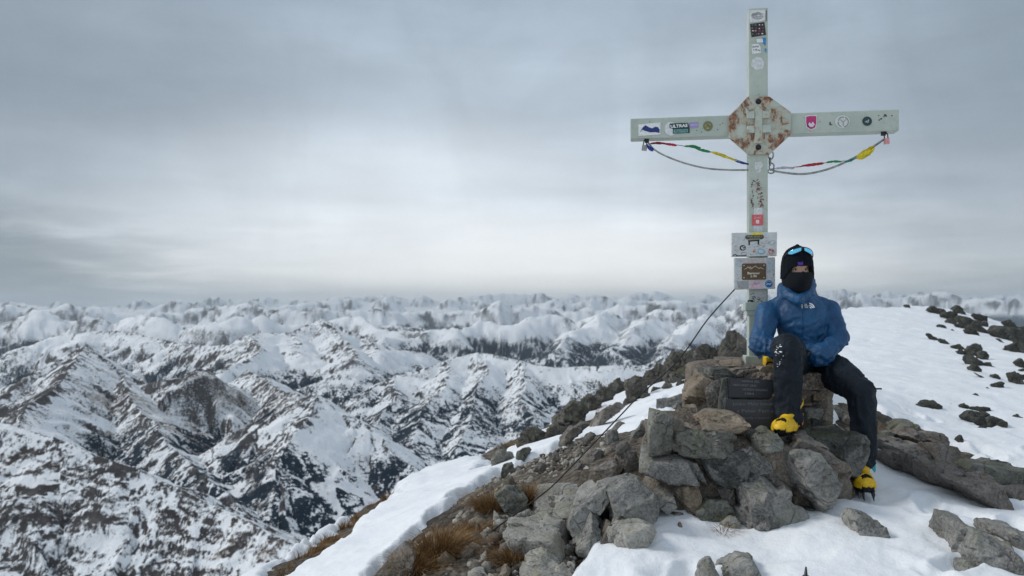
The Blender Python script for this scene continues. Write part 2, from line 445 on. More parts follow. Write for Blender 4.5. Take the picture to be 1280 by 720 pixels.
def bare_sd(x, y):
    s = np.full(x.shape, 1e9)
    for p in BARE_XY: s = np.minimum(s, poly_sd(x, y, p))
    return s

def polar(a0, a1, na, rs):
    a = np.linspace(math.radians(a0), math.radians(a1), na); A, R = np.meshgrid(a, rs)
    return R * np.sin(A), R * np.cos(A), A, R
def grid_faces(nr, na):
    i = np.arange(nr * na).reshape(nr, na)
    return np.stack([i[:-1, :-1], i[:-1, 1:], i[1:, 1:], i[1:, :-1]], -1).reshape(-1, 4)

rs = np.geomspace(.9, 130, 560)
X, Y, A_, R_ = polar(-62, 62, 700, rs)
Zg = ground_z(X, Y)
far = sstep(8, 40, R_)
Zg = Zg + fbm2(X * .8, Y * .8, 5, 21) * .05 + rid2(X * 3.1, Y * 3.1, 4, 31) * .012 - far * .06
gm = mesh_np('ground', np.stack([X, Y, Zg], -1).reshape(-1, 3), grid_faces(*X.shape)); smooth(gm)
link('ground', gm, M['soil'], kind='structure')

rs = np.geomspace(.9, 130, 800)
X, Y, A_, R_ = polar(-62, 62, 950, rs)
sd = bare_sd(X, Y) / np.maximum(R_ / (6 * K), .5)           # relative to the distance
edge = fbm2(X * 1.6, Y * 1.6, 5, 41) * .13 + fbm2(X * 7, Y * 7, 3, 45) * .05
cover = sstep(-.10, .16, sd + edge)
Zs = ground_z(X, Y)
far = sstep(8, 40, R_)
lump = fbm2(X * .55, Y * .55, 4, 51) * .028 * (1 + .5 * far) + fbm2(X * 2.4, Y * 2.4, 4, 55) * .016 + rid2(X * 1.1 + .3 * Y, Y * .45, 4, 58) * .010
# steps and boot holes trodden about the seat
tr = np.exp(-((X - 2.0) ** 2 / 1.6 + (Y - 4.5) ** 2 / .9))
lump = lump - tr * (np.maximum(pn2(X * 4.2, Y * 4.2, 61) - .15, 0) * .07)
for k_ in range(74):                                        # boot prints
    fx, fy = RNG.uniform(.7, 4.6), RNG.uniform(3.3, 8.5); an = RNG.uniform(-.6, .6) + (1.2 if k_ % 3 == 0 else 0)
    ax_, ay_ = (X - fx) * math.cos(an) - (Y - fy) * math.sin(an), (X - fx) * math.sin(an) + (Y - fy) * math.cos(an)
    d_ = (ax_ / .062) ** 2 + (ay_ / .16) ** 2
    lump = lump - .042 * np.exp(-d_ ** 2) + .012 * np.exp(-((np.sqrt(d_) - 1.35) / .3) ** 2)
_b = P(1077, 612, 4.70)
lump = lump - .052 * np.exp(-(((X - _b.x) / .20) ** 2 + ((Y - _b.y) / .30) ** 2) ** 2)      # the lower boot stands in its own print
crust = np.maximum(rid2(X * .9 + .35 * Y + fbm2(X * .7, Y * .7, 2, 66), Y * .5 - .3 * X, 4, 63, .6), 0)
lump = lump + crust * .012 * (1 + far)
Zs = Zs + lump + (-.17 + .235 * cover)
sm_ = mesh_np('snow', np.stack([X, Y, Zs], -1).reshape(-1, 3), grid_faces(*X.shape)); smooth(sm_)
link('snow', sm_, M['snow'], kind='structure')
def snow_top(x, y):
    return float(ground_z(x, y)[0]) + .04
def above_ground(x, y):
    sdv = float(bare_sd(np.array([x]), np.array([y]))[0])
    return float(ground_z(x, y)[0]) + (.04 if sdv > .12 else .0)

# ================================================================== mountains
RIDGES = [  # slope, gully strength, rockiness, [(pixel x, pixel y, km)]
 (.62, .22, .16, [(-700,420,1.9),(-300,470,1.65),(-120,505,1.5),(0,528,1.45),(60,550,1.42),(150,585,1.38),(250,630,1.32),(330,668,1.25),(375,692,1.22),(440,745,1.18)]),
 (.60, .45, .26, [(-400,560,2.9),(-150,545,3.2),(-20,500,3.6),(50,458,3.9),(82,440,4.05),(100,432,4.1),(120,446,4.05),(145,465,4.0),(178,479,3.95),(210,474,3.95),(238,460,4.0),(262,473,4.15),(300,487,4.4)]),
 (.62, .45, .05, [(145,465,4.0),(165,502,3.6),(215,545,3.2),(260,582,2.9),(290,615,2.7),(320,650,2.5),(360,690,2.35)]),
 (.60, .45, .30, [(100,432,4.1),(70,470,3.6),(30,515,3.1)]),
 (.66, .40, .14, [(540,606,2.95),(520,592,3.0),(480,562,3.1),(440,532,3.2),(405,507,3.28),(388,494,3.3),(370,499,3.4),(352,490,4.0),(330,474,4.6),(310,462,5.2)]),
 (.70, .35, .16, [(388,494,3.3),(374,545,3.0),(362,590,2.8),(376,660,2.6)]),
 (.66, .35, .34, [(370,499,3.4),(345,520,3.25),(322,552,3.1)]),
 (.58, .50, .14, [(60,418,8.0),(150,413,8),(210,428,7.6),(260,432,7.3),(300,430,7.1),(330,416,6.9),(360,416,7.1),(385,403,7.5),(398,398,7.6),(412,403,7.5),(440,419,7.3),(470,436,6.8),(520,440,7.2)]),
 (.58, .50, .14, [(330,416,6.9),(312,444,6.1),(285,464,5.6)]),
 (.58, .50, .12, [(398,398,7.6),(420,428,6.7),(440,453,6.0)]),
 (.58, .50, .12, [(360,416,7.1),(372,445,6.4)]),
 (.56, .50, .03, [(400,540,4.6),(430,517,4.9),(450,497,5.0),(500,470,5.3),(560,451,5.5),(600,440,5.6),(650,450,5.5),(700,461,5.4),(760,457,5.5),(810,464,5.5),(870,485,5.3),(960,520,5.0)]),
 (.60, .45, .0, [(560,451,5.5),(545,490,4.8),(530,540,4.25),(520,590,3.8)]),
 (.60, .45, .0, [(600,440,5.6),(592,495,4.8),(580,560,4.1)]),
 (.60, .45, .0, [(650,450,5.5),(660,505,4.7),(650,560,4.2)]),
 (.60, .45, .0, [(500,470,5.3),(480,520,4.6),(470,560,4.1)]),
 (.62, .60, .0, [(480,420,11.5),(540,418,12),(600,410,13),(640,414,13),(680,400,14),(720,404,14),(760,394,14),(800,399,14.3),(830,390,14.5),(880,398,14.2),(930,389,14),(1000,397,13),(1100,403,13)]),
 (.62, .60, .0, [(760,394,14),(720,418,12),(690,435,11)]),
 (.62, .60, .0, [(830,390,14.5),(790,415,12.5),(770,440,11)]),
 (.62, .60, .0, [(880,398,14.2),(850,420,12),(830,450,10.2)]),
 (.62, .60, .06, [(-300,402,12),(-200,410,12),(-60,396,12.6),(0,404,13),(50,394,13.2),(90,400,13.5),(130,408,13),(170,398,13),(220,407,12.5),(260,412,12),(320,402,12.7),(380,408,13),(440,400,13.4),(480,409,12.5),(560,414,12)]),
 (.68, .75, .0, [(-300,392,21),(-100,396,22),(40,389,22),(160,396,23),(260,388,24),(380,395,23),(470,386,24),(560,394,25),(650,386,25),(740,392,26),(830,382,26),(900,388,26),(980,382,27),(1100,390,26)]),
 (.64, .75, .0, [(-200,388,36),(0,385,38),(120,388,38),(250,382,40),(340,386,40),(430,379,42),(520,384,42),(600,377,44),(690,381,44),(780,375,46),(860,380,46),(950,374,48),(1060,376,46),(1090,370,46),(1130,372,46),(1170,371,45),(1215,377,44),(1250,383,43),(1300,381,42)]),
 (.60, .75, .0, [(-200,384,60),(150,384,62),(300,378,64),(400,381,64),(480,373,66),(560,378,66),(640,370,68),(740,376,68),(820,369,70),(900,375,70),(1000,368,70),(1100,372,70),(1250,376,70),(1350,374,70)]),
]
ra = np.r_[np.geomspace(150, 800, 60)[:-1], np.exp(np.arange(math.log(800), math.log(2000), .0032)),
           np.exp(np.arange(math.log(2000), math.log(12000), .0030)), np.exp(np.arange(math.log(12000), math.log(95000), .0062))]
X, Y, A_, R_ = [q.astype(np.float32) for q in polar(-41, 41, 1250, ra)]
WX = X + fbm2(X / 900, Y / 900, 3, 71) * 55 * np.minimum(R_ / 3000, 3) + fbm2(X / 210, Y / 210, 3, 75) * 15 * np.minimum(R_ / 3000, 2)
WY = Y + fbm2(X / 900, Y / 900, 3, 81) * 55 * np.minimum(R_ / 3000, 3) + fbm2(X / 210, Y / 210, 3, 85) * 15 * np.minimum(R_ / 3000, 2)
H = -1180 + fbm2(X / 1500, Y / 1500, 3, 91) * 110 + 0 * X
RK = np.zeros_like(X); D = np.full_like(X, 3000.); S = np.zeros_like(X)
for ri, (sl, gu, rock, pts) in enumerate(RIDGES):
    p3 = [((a - HX) / FPX * d * 1000, d * 1000, (HY - b) / FPX * d * 1000) for a, b, d in pts]
    L = .040 * np.mean([p[2] for p in pts]) * 1000
    bh = np.full_like(X, -9e3); bd = np.zeros_like(X); bs = np.zeros_like(X); acc = 0
    # only the part of the grid that this ridge can reach
    for (x0, y0, z0), (x1, y1, z1) in zip(p3, p3[1:]):
        ex_, ey_ = x1 - x0, y1 - y0; l2 = ex_ * ex_ + ey_ * ey_; l = math.sqrt(l2)
        t = np.clip(((WX - x0) * ex_ + (WY - y0) * ey_) / l2, 0, 1)
        d = np.hypot(WX - x0 - t * ex_, WY - y0 - t * ey_)
        side = np.sign((WX - x0) * ey_ - (WY - y0) * ex_)
        hh = z0 + t * (z1 - z0) - sl * d
        if y0 > 10500:                                         # far crests are saw-edged
            sa = (acc + t * l) / (.075 * y0); hh = hh + (.5 - np.abs(pn2(sa, 0 * sa, 60 + ri)) * 2.2 + .35 * pn2(sa * 3.1, 0 * sa, 80 + ri)) * np.where(y0 > 17000, .0105, .007) * y0
        m = hh > bh
        bh[m] = hh[m]; bd[m] = d[m]; bs[m] = (acc + t * l + side * 5000)[m]
        acc += l
    bs = bs + fbm2(X / (L * 2.2), Y / (L * 2.2), 2, 311) * L * .55
    w = np.minimum(bd / (L * .8), 1.)
    cut = (np.abs(pn2(bs / L, bd / (L * 5), 100 + ri)) * 1.2 + np.abs(pn2(bs / (L * .38), bd / (L * 2.5), 140 + ri)) * .5)
    bh = bh + (sl * bd) * .12 * np.exp(-bd / 900.) - gu * w * cut * np.minimum(bd, 900.) * .75 + (bd * .0)
    m = bh > H
    H[m] = bh[m]; RK[m] = rock; D[m] = bd[m]; S[m] = bs[m] + ri * 20000
# the sea of ranges beyond
tf = sstep(9000, 17000, R_)
base = -860 + 120 * tf + rid2(WX / 9000, WY / 6500, 4, 11, .45) * (190 + 60 * sstep(15000, 50000, R_)) - 300 * sstep(9000, 16000, R_) * (1 - sstep(16000, 30000, R_))
base = base + 240 * sstep(28000, 75000, R_) - 900 * (1 - sstep(5000, 9500, R_))
base = base - 260 * sstep(.16, .26, A_) * tf
H = np.maximum(H, base)
far_ = H <= base + .01
D[far_] = (np.abs(pn2(X / 700, Y / 700, 301)) * 900 + 120)[far_]; S[far_] = (X + .4 * Y)[far_]
nf = 1 - sstep(9000, 16000, R_)
H = H + nf * (rid2(X / 330, Y / 330, 4, 201, .5) * np.clip(D / 220, .12, 1) * 12 * np.clip(R_ / 4000, .5, 1.6) + fbm2(X / 70, Y / 70, 4, 211, .6) * 4)
H = H + (1 - nf) * (rid2(X / 3200, Y / 2600, 5, 205, .55) * (40 + R_ / 1100.) + rid2(X / 1300, Y / 1100, 4, 207, .6) * (16 + R_ / 1700.))
# how steep it is
dr = np.gradient(H, axis=0) / np.gradient(R_, axis=0); da = np.gradient(H, axis=1) / (np.gradient(A_, axis=1) * R_)
steep = np.sqrt(dr * dr + da * da)
S = S + fbm2(X / 170, Y / 170, 4, 219) * 80
st1 = fbm2(S / 38, D / 240, 4, 221, .65); st0 = fbm2(S / 13, D / 110, 3, 225, .6); st2 = fbm2(X / 420, Y / 420, 4, 231, .55)
near = 1 - sstep(4500, 16000, R_)
crest = np.exp(-D / 85.); facing = np.clip(da * 1.6, 0, 1)            # rock shows along the crests and on the wind-swept left flanks
rock = RK + .02 + .40 * sstep(.78, 1.3, steep) + near * (crest * (.44 + .5 * st1 + .2 * st0) + facing * (.14 + .26 * st0 + .36 * st1)) + .16 * st2 - .10 * (1 - facing) * (1 - crest)
rock = rock - .22 * np.clip(-da * 1.6, 0, 1) * near
farr = sstep(9000, 16000, R_)
rock = rock * (1 - farr) + farr * (.03 + .40 * sstep(.46, 1.0, steep) + np.exp(-D / (.010 * R_)) * (.16 + .5 * fbm2(X / 500, Y / 500, 4, 237, .65)) + .35 * fbm2(X / 700, Y / 1100, 5, 235, .65) + .10 * np.clip(da * 1.5, -1, 1))
nr = R_ < 1900
dg = fbm2((S + D * .8) / 40, (D - .2 * S) / 24 + fbm2(X / 60, Y / 60, 2, 262) * .6, 5, 263, .8)
rock = np.where(nr, .47 + .42 * dg + .12 * st0 + .22 * fbm2(X / 160, Y / 160, 3, 267), rock)
tl = -440 + st2 * 110
forest = 1 - sstep(-150, 60, H - tl)
clump = fbm2(S / 46, D / 420, 4, 241, .65) * .62 + st0 * .35 + fbm2(X / 240, Y / 240, 3, 251) * .25
forest = forest * np.clip(.40 + clump + .28 * fbm2(X / 60, Y / 60, 3, 255) + .32 * (1 - sstep(-930, -640, H)) + .18 * sstep(.5, .9, steep), 0, .95)
forest = np.where(R_ < 1900, forest * .15, forest) + 0.34 * sstep(9000, 13000, R_) * (1 - sstep(-600, -420, H))
forest = forest + .60 * sstep(.30, .38, A_) * tf * (1 - sstep(-420, -180, H))
tan = np.where(nr, .18 + .5 * dg, 0) + (1 - sstep(300, 1000, np.hypot(X + 1250, Y - 3800))) * .55 + .18 * (1 - sstep(2500, 7000, R_)) + .35 * st2 + .35 * st1 + .25 * st0 - .06
mm = mesh_np('mountains', np.stack([X, Y, H], -1).reshape(-1, 3), grid_faces(*X.shape)); smooth(mm)
attr(mm, 'rock', rock); attr(mm, 'forest', forest); attr(mm, 'tan', tan)
link('mountains', mm, M['mountain'], kind='structure')
# ================================================================== stones
def _ico(l):
    bm = bmesh.new(); bmesh.ops.create_icosphere(bm, subdivisions=l, radius=1)
    v = np.array([x.co[:] for x in bm.verts]); f = np.array([[y.index for y in x.verts] for x in bm.faces]); bm.free(); return v, f
ICO = {l: _ico(l) for l in (3, 4, 5, 6)}
def hull(pts):
    pts = sorted(set((float(a), float(b)) for a, b in pts))
    def half(ps):
        o = []
        for p in ps:
            while len(o) > 1 and (o[-1][0] - o[-2][0]) * (p[1] - o[-2][1]) - (o[-1][1] - o[-2][1]) * (p[0] - o[-2][0]) <= 0: o.pop()
            o.append(p)
        return o[:-1]
    return half(pts) + half(pts[::-1])
def stone_mesh(xz, thick, seed, lev=5, sharp=44, rough=1., faces=4, tilt=.3):
    """A broken stone whose outline seen from the front is the polygon xz (metres about its centre), thick metres deep."""
    rg = np.random.default_rng(seed); h = np.array(hull(xz)); cx = h.mean(0)
    n = len(h); pl = []; ext = np.ptp(h, axis=0); size = float(np.sqrt(ext[0] * ext[1])); T = thick
    for i in range(n):
        a, b = h[i], h[(i + 1) % n]; e = b - a; l = np.hypot(*e)
        if l < 1e-6: continue
        nx, nz = e[1] / l, -e[0] / l
        dd = nx * (a[0]) + nz * (a[1])
        ty = rg.uniform(-tilt, tilt)
        nn = np.array([nx, ty, nz]); q = np.linalg.norm(nn); pl.append((nn / q, max(dd, .06 * size) / q))
    for k in range(faces):                                   # front and back are a few broken facets each
        for s in (-1, 1):
            nn = np.array([rg.uniform(-.55, .55), s * 1., rg.uniform(-.35, .6)]); nn /= np.linalg.norm(nn)
            pl.append((nn, T * .5 * rg.uniform(.86, 1.12)))
    for k in range(9):                                       # knocked-off corners
        nn = rg.normal(size=3); nn[1] *= .8; nn /= np.linalg.norm(nn)
        sup = max(nn[0] * p[0] + nn[2] * p[1] for p in h) + abs(nn[1]) * T * .5
        pl.append((nn, sup * rg.uniform(.86, .99)))
    N = np.array([p[0] for p in pl]); Dd = np.array([p[1] for p in pl])
    v, f = ICO[lev]; u = v * np.array([ext[0] + .02, T + .02, ext[1] + .02]); u = u / np.linalg.norm(u, axis=1)[:, None]
    q = np.maximum(u @ N.T / Dd, 0)
    r = (q ** sharp).sum(1) ** (-1. / sharp)
    p = u * r[:, None]
    # fracture: every patch of the surface breaks along a plane of its own, a little off the face it lies on
    ns = int(30 + 22 * rg.random()); sd_i = rg.choice(len(p), ns, replace=False); best = q.argmax(1)
    wq = p + .09 * size * np.stack([pn3(p / size * 2.4 + 7.7 * seed % 50, k) for k in (51, 52, 53)], 1)
    for big, sds, tl, lim in ((1, sd_i[:ns // 3], .30, .085), (0, sd_i, .24, .04)):
        near_ = ((wq[:, None, :] - p[None, sds, :]) ** 2).sum(-1).argmin(1)
        nn = N[best[sds]] + rg.normal(0, tl, (len(sds), 3)); nn /= np.linalg.norm(nn, axis=1)[:, None]
        n_v = nn[near_]; p0 = p[sds][near_]; den = np.maximum((n_v * u).sum(1), .25); rr = (n_v * p0).sum(1) / den; r0 = np.linalg.norm(p, axis=1)
        p = u * (r0 + np.clip(rr - r0, -lim * .7 * size, lim * .6 * size))[:, None]
    o = rg.uniform(0, 50, 3)
    wv = p + .10 * size * np.stack([pn3(p / size * 2 + o, 41), pn3(p / size * 2 + o, 42), pn3(p / size * 2 + o, 43)], 1)
    nz = fbm3(wv / size * 1.6 + o, 3, 1) * .02 + fbm3(p / size * 8 + o, 4, 13, .62) * .020
    ly = wv @ np.array([.25, .2, .95]) / size * 5 + o[0]; fr = ly - np.floor(ly); nz += .018 * (np.where(fr < .85, fr / .85, (1 - fr) / .15) - .5) * (pn3(wv / size * 1.3 + o, 23) + .3)   # bedding steps
    st = np.abs(pn3(wv * np.array([1, 1, 2.4]) / size * 2.6 + o + 9, 17)); nz -= .045 * np.exp(-(st / .035) ** 2) * (pn3(wv / size * 1.1 + o, 29) > -.05)   # splits
    p = p + u * (nz * size * rough)[:, None]
    me = mesh_np('stone', p, f); smooth(me); me.set_sharp_from_angle(angle=math.radians(38)); return me

def stone(name, poly, Yd, thick=None, mat='rock_grey', parent=None, seed=None, lev=5, label=None, cat=None, group=None, sink=0, front=True, rough=1., sharp=44, tilt=.3, origin=None, lift=0., mid=False):
    """A stone traced in the photograph's pixels, its front at near depth Yd (metres/K)."""
    y = Yd * K; w = np.array(poly, float)
    if sink:
        low = w[:, 1].max(); m = w[:, 1] > low - .35 * (low - w[:, 1].min()); w[m, 1] += sink
    xz = np.stack([(w[:, 0] - HX) / FPX * y, (HY - w[:, 1]) / FPX * y], 1)
    th = thick if thick else float(np.ptp(xz[:, 0]) * .4 + np.ptp(xz[:, 1]) * .4)
    if mid: y -= th * .36; xz = xz * (y / (Yd * K))
    xz = xz * ((y + th * .36) / y); c = xz.mean(0); xz = xz - c     # the outline is that of its middle
    s = seed if seed is not None else int(abs(w.sum()) * 7) % 99991
    me = stone_mesh(xz, th, s, lev, sharp, rough, tilt=tilt)
    loc = Vector((c[0], y + th * .42, c[1]))
    if origin is not None: loc = loc - origin
    if lift: loc.z += lift
    return link(name, me, M[mat], parent, loc, label, cat, group)

Z5 = lambda *q: [(780 + x / 2.481, 430 + y / 2.483) for x, y in q]
Z6 = lambda *q: [(460 + x / 2.483, 430 + y / 2.483) for x, y in q]
Z8 = lambda *q: [(1060 + x / 4., 460 + y / 4.) for x, y in q]
ZF = lambda *q: [(1060 + x / 5.536, 350 + y / 5.538) for x, y in q]
Z4 = lambda *q: [(600 + x / 3.556, 400 + y / 3.555) for x, y in q]
Z7 = lambda *q: [(400 + x / 4., 580 + y / 4.) for x, y in q]
ZB = lambda *q: [(840 + x / 2.909, 620 + y / 2.909) for x, y in q]

# ---- the mortared pedestal under the cross: one thing, each stone a part
po = P(950, 690, 4.6)
ped = empty('stone_pedestal', po, 'two-stepped pedestal of mortared stones carrying the cross on the summit', 'pedestal')
def core(poly, Yd, th, seed, rough=.75):
    return stone('mortar', poly, Yd, th, 'mortar', ped, seed, 6, origin=po, rough=rough, sharp=26, tilt=.12)
core(Z5((95,320),(140,232),(230,245),(400,290),(480,330),(570,310),(650,400),(645,530),(520,590),(360,630),(220,590),(90,500)), 4.52, 1.15, 5, .55)
core(Z5((245,80),(330,68),(480,62),(592,100),(604,250),(480,330),(330,330),(240,235)), 4.96, 1.0, 8, .45)
core(Z5((300,66),(420,62),(560,70),(575,130),(300,130)), 5.0, .9, 18, .4)
for i, (poly, Yd, th, mt) in enumerate([
    (Z5((250,75),(320,72),(340,85),(336,102),(270,106),(248,95)), 4.93, .3, 'rock_dark'),
    (Z5((190,152),(205,120),(240,95),(272,105),(262,140),(243,178),(240,190),(215,192),(192,178)), 4.90, .34, 'rock_tan'),
    (Z5((240,140),(262,120),(305,108),(302,190),(288,216),(245,220),(240,190)), 4.84, .3, 'rock_brown'),
    (Z5((302,110),(326,102),(326,180),(312,216),(288,212),(291,180)), 4.80, .2, 'rock_dark'),
    (Z5((345,76),(405,70),(408,104),(345,106)), 4.96, .3, 'rock_brown'),
    (Z5((406,72),(470,68),(474,104),(410,106)), 4.95, .3, 'rock_tan'),
    (Z5((300,64),(370,60),(378,74),(302,78)), 5.05, .4, 'rock_tan'),
    # small coursed stones behind the knee
    (Z5((540,128),(578,126),(580,150),(540,152)), 5.0, .2, 'rock_tan'), (Z5((578,128),(602,134),(600,154),(580,152)), 5.02, .2, 'rock_brown'),
    (Z5((536,150),(566,152),(568,172),(538,172)), 5.0, .2, 'rock_brown'), (Z5((566,153),(604,154),(604,174),(568,174)), 5.02, .2, 'rock_tan'),
    (Z5((538,172),(582,173),(582,192),(540,192)), 4.98, .2, 'rock_tan'), (Z5((582,174),(602,175),(600,196),(583,194)), 5.0, .2, 'rock_grey'),
    (Z5((540,193),(595,194),(598,232),(545,238)), 4.96, .25, 'rock_grey'),
    # lower tier
    (Z5((78,217),(95,208),(136,222),(138,336),(115,340),(77,326)), 4.42, .34, 'rock_moss'),
    (Z5((138,228),(176,236),(162,268),(156,330),(140,325)), 4.46, .3, 'rock_brown'),
    (Z5((158,266),(220,262),(310,290),(318,340),(290,343),(159,335)), 4.38, .34, 'rock_moss'),
    (Z5((50,342),(185,338),(218,400),(216,442),(150,436),(58,402)), 4.40, .42, 'rock_grey'),
    (Z5((186,342),(222,355),(262,432),(250,442),(218,414)), 4.42, .3, 'rock_grey'),
    (Z5((222,346),(340,338),(376,395),(340,422),(290,440),(256,426)), 4.38, .38, 'rock_dark'),
    (Z5((344,336),(385,324),(442,370),(444,396),(410,406),(385,400),(350,366)), 4.40, .3, 'rock_grey'),
    (Z5((394,282),(420,266),(470,274),(490,308),(490,330),(420,337),(400,312)), 4.36, .34, 'rock_moss'),
    (Z5((470,352),(540,330),(640,365),(668,392),(660,430),(620,482),(590,502),(540,492),(505,452),(500,410),(474,390)), 4.28, .55, 'rock_grey'),
    (Z5((338,432),(370,408),(430,414),(490,450),(526,500),(526,552),(440,585),(405,618),(360,650),(344,610),(340,500)), 4.24, .52, 'rock_grey'),
    (Z5((155,442),(216,435),(224,492),(190,534),(160,500)), 4.40, .34, 'rock_tan'),
    (Z5((94,472),(150,456),(160,500),(130,522),(98,505)), 4.38, .3, 'rock_grey'),
    (Z5((216,500),(245,480),(290,480),(316,520),(270,564),(240,575),(221,540)), 4.34, .34, 'rock_moss'),
    (Z5((246,577),(320,518),(337,538),(312,612),(262,610)), 4.30, .3, 'rock_light'),
    (Z5((300,590),(344,545),(352,612),(330,625),(302,615)), 4.32, .25, 'rock_tan'),
    (Z5((278,440),(335,425),(342,500),(322,515),(292,478)), 4.42, .3, 'rock_brown'),
    (Z5((196,545),(222,540),(244,580),(222,585)), 4.36, .25, 'rock_grey'),
    (Z5((130,515),(180,520),(190,540),(150,545),(134,535)), 4.40, .25, 'rock_brown'),
    (Z5((440,415),(470,392),(500,412),(508,455),(490,450)), 4.36, .3, 'rock_brown'),
    (Z5((446,342),(474,338),(472,376),(452,380)), 4.40, .25, 'rock_tan'),
    (Z5((600,500),(640,478),(672,526),(650,540),(610,528)), 4.42, .4, 'rock_dark'),
    (Z5((522,490),(582,498),(588,522),(532,518)), 4.36, .3, 'rock_dark'),
    (Z5((548,262),(640,248),(700,330),(710,362),(690,402),(668,388),(640,364),(560,332)), 4.62, .6, 'rock_dark'),
    (Z5((495,335),(540,275),(600,300),(640,355),(560,345)), 4.44, .35, 'rock_brown'),
]):
    stone('stone', poly, Yd, th, mt, ped, 1000 + i * 13, 5, origin=po)

# ---- loose stones near the pedestal, each a thing
def loose(poly, mat, label, Yd=None, thick=None, sink=10, lev=5, name='boulder', cat='boulder', group=None, **kw):
    if Yd is None:
        kw['mid'] = True; w = np.array(poly); g = ground_hit(w[:, 0].mean(), min(w[:, 1].max(), 719 + 30)); Yd = g.y / K
    return stone(name, poly, Yd, thick, mat, None, None, lev, label, cat, group, sink, **kw)
loose(Z5((225,228),(245,215),(350,225),(380,242),(374,278),(345,282),(290,258),(225,242)), 'rock_tan', 'flat tan slab lying loose on the pedestal step below the dark plaques', 4.42, .36, 0, name='flat_stone', cat='stone')
loose(Z6((727,437),(760,425),(820,415),(894,480),(896,530),(840,565),(790,550),(745,502)), 'rock_grey', 'big grey angular block propped against the left foot of the pedestal', 4.22, .5, 6)
loose(Z6((625,556),(640,500),(720,430),(738,490),(702,532),(650,560)), 'rock_grey', 'grey wedge leaning steeply against the left side of the big angular block', 4.25, .4, 6)
loose(Z6((640,592),(690,532),(724,570),(690,618),(650,612)), 'rock_grey', 'small grey rock beneath the leaning wedge left of the pedestal', 4.12, .3, 8)
loose(Z6((740,602),(760,562),(830,548),(882,570),(840,604),(790,645),(760,666),(745,642)), 'rock_light', 'pale crusty rock under the big angular block, half bedded in snow', 4.02, .36, 8)
loose(Z6((438,552),(480,540),(560,540),(606,560),(632,606),(570,634),(500,628),(455,592)), 'rock_light', 'pale flat slab lying on the gravel where the cable comes down', 4.15, .6, 8, name='flat_stone', cat='slab')
loose(Z6((520,482),(580,465),(657,470),(642,502),(600,545),(560,540),(508,520)), 'rock_light', 'pale broken slab behind the flat slab, under the slanting cable', 4.6, .6, 8, name='flat_stone', cat='slab')
loose(Z6((395,472),(430,445),(480,450),(482,512),(455,540),(418,505)), 'rock_moss', 'upright rock spotted with yellow lichen between two dry grass tufts', 4.75, .36, 10)
loose(Z6((698,618),(745,543),(768,560),(742,602),(735,628)), 'rock_brown', 'narrow brown stone wedged between the pale crusty rock and small grey rock', 4.1, .25, 8)
loose(Z6((770,330),(800,315),(835,340),(852,380),(820,415),(770,392)), 'rock_dark', 'dark mossy boulder behind the left corner of the pedestal', 5.6, .5, 10)
loose(Z6((690,402),(780,375),(802,410),(735,432),(700,442)), 'rock_light', 'pale slab behind the leaning wedge, among the gravel bank', 5.3, .5, 8, name='flat_stone', cat='slab')
loose(Z6((640,422),(690,405),(692,445),(655,468)), 'rock_tan', 'tan blocky stone on the gravel bank behind the pale broken slab', 5.1, .35, 8)
loose(Z6((470,527),(500,515),(522,530),(512,544),(475,542)), 'rock_light', 'small pale stone at the back edge of the flat slab', 4.5, .16, 4, lev=4, cat='stone')
loose(Z7((280,560),(312,512),(385,470),(385,445),(440,440),(470,460),(440,562),(400,600),(300,600)), 'rock_brown', 'purplish grey jagged rock at the bottom edge left of the grass tufts', 4.05, .5, 12)
loose(Z7((1035,470),(1130,460),(1140,490),(1040,505)), 'rock_light', 'thin pale stone in front of the rust red grass at the bottom', 3.95, .2, 5, lev=4, cat='stone')
loose(Z7((1010,520),(1100,480),(1200,500),(1215,560),(1020,580)), 'rock_light', 'pale speckled rock cut off by the bottom edge at the snow margin', 3.85, .35, 6)
loose(Z7((740,545),(780,528),(830,545),(830,580),(740,580)), 'rock_light', 'pale rounded stone at the bottom edge amid the gravel', 3.9, .2, 4, lev=4, cat='stone')
loose(Z7((905,530),(930,522),(950,545),(940,570),(908,565)), 'rock_tan', 'small tan stone at the bottom edge beside the orange grass tuft', 3.9, .14, 4, lev=4, cat='stone')
loose(ZB((168,285),(185,258),(240,222),(288,228),(306,262),(304,310),(170,310)), 'rock_grey', 'dark grey rounded rock poking from the snow at the bottom below the pedestal', 3.66, .3, 12)
loose(ZB((102,295),(112,270),(140,266),(160,290),(158,312),(104,312)), 'rock_grey', 'small grey rock beside the rounded rock at the bottom edge', 3.6, .16, 8, lev=4, lift=.03)
loose(ZB((20,156),(28,147),(36,152),(35,164),(24,166)), 'rock_tan', 'tiny tan pebble alone on the snow below the pale crusty rock', None, .05, 0, lev=3, name='pebble', cat='pebble', lift=.075)
loose(ZB((637,90),(650,56),(700,70),(745,100),(773,148),(770,175),(738,178),(690,150),(645,122)), 'rock_grey', 'pointed grey rock alone in the snow below the lower boot', None, .36, 12)
loose(ZB((555,238),(580,222),(620,226),(650,210),(668,238),(664,262),(600,265)), 'rock_light', 'flat brownish stone nearly buried in snow below the pointed grey rock', None, .22, 8)
loose(ZB((1002,170),(1002,80),(1040,88),(1140,140),(1200,168),(1290,215),(1290,255),(1180,258),(1100,240),(1020,205)), 'rock_grey', 'long grey split rock slanting out of the snow at lower right', None, .5, 12)
loose(ZB((1160,140),(1182,110),(1240,120),(1310,140),(1310,225),(1250,205),(1200,168)), 'rock_grey', 'grey rock behind the long split rock at the right edge', None, .4, 12)
loose(ZB((1044,262),(1060,238),(1100,245),(1160,285),(1160,312),(1050,312)), 'rock_grey', 'grey rock cut by the bottom edge under the long split rock', None, .3, 12)
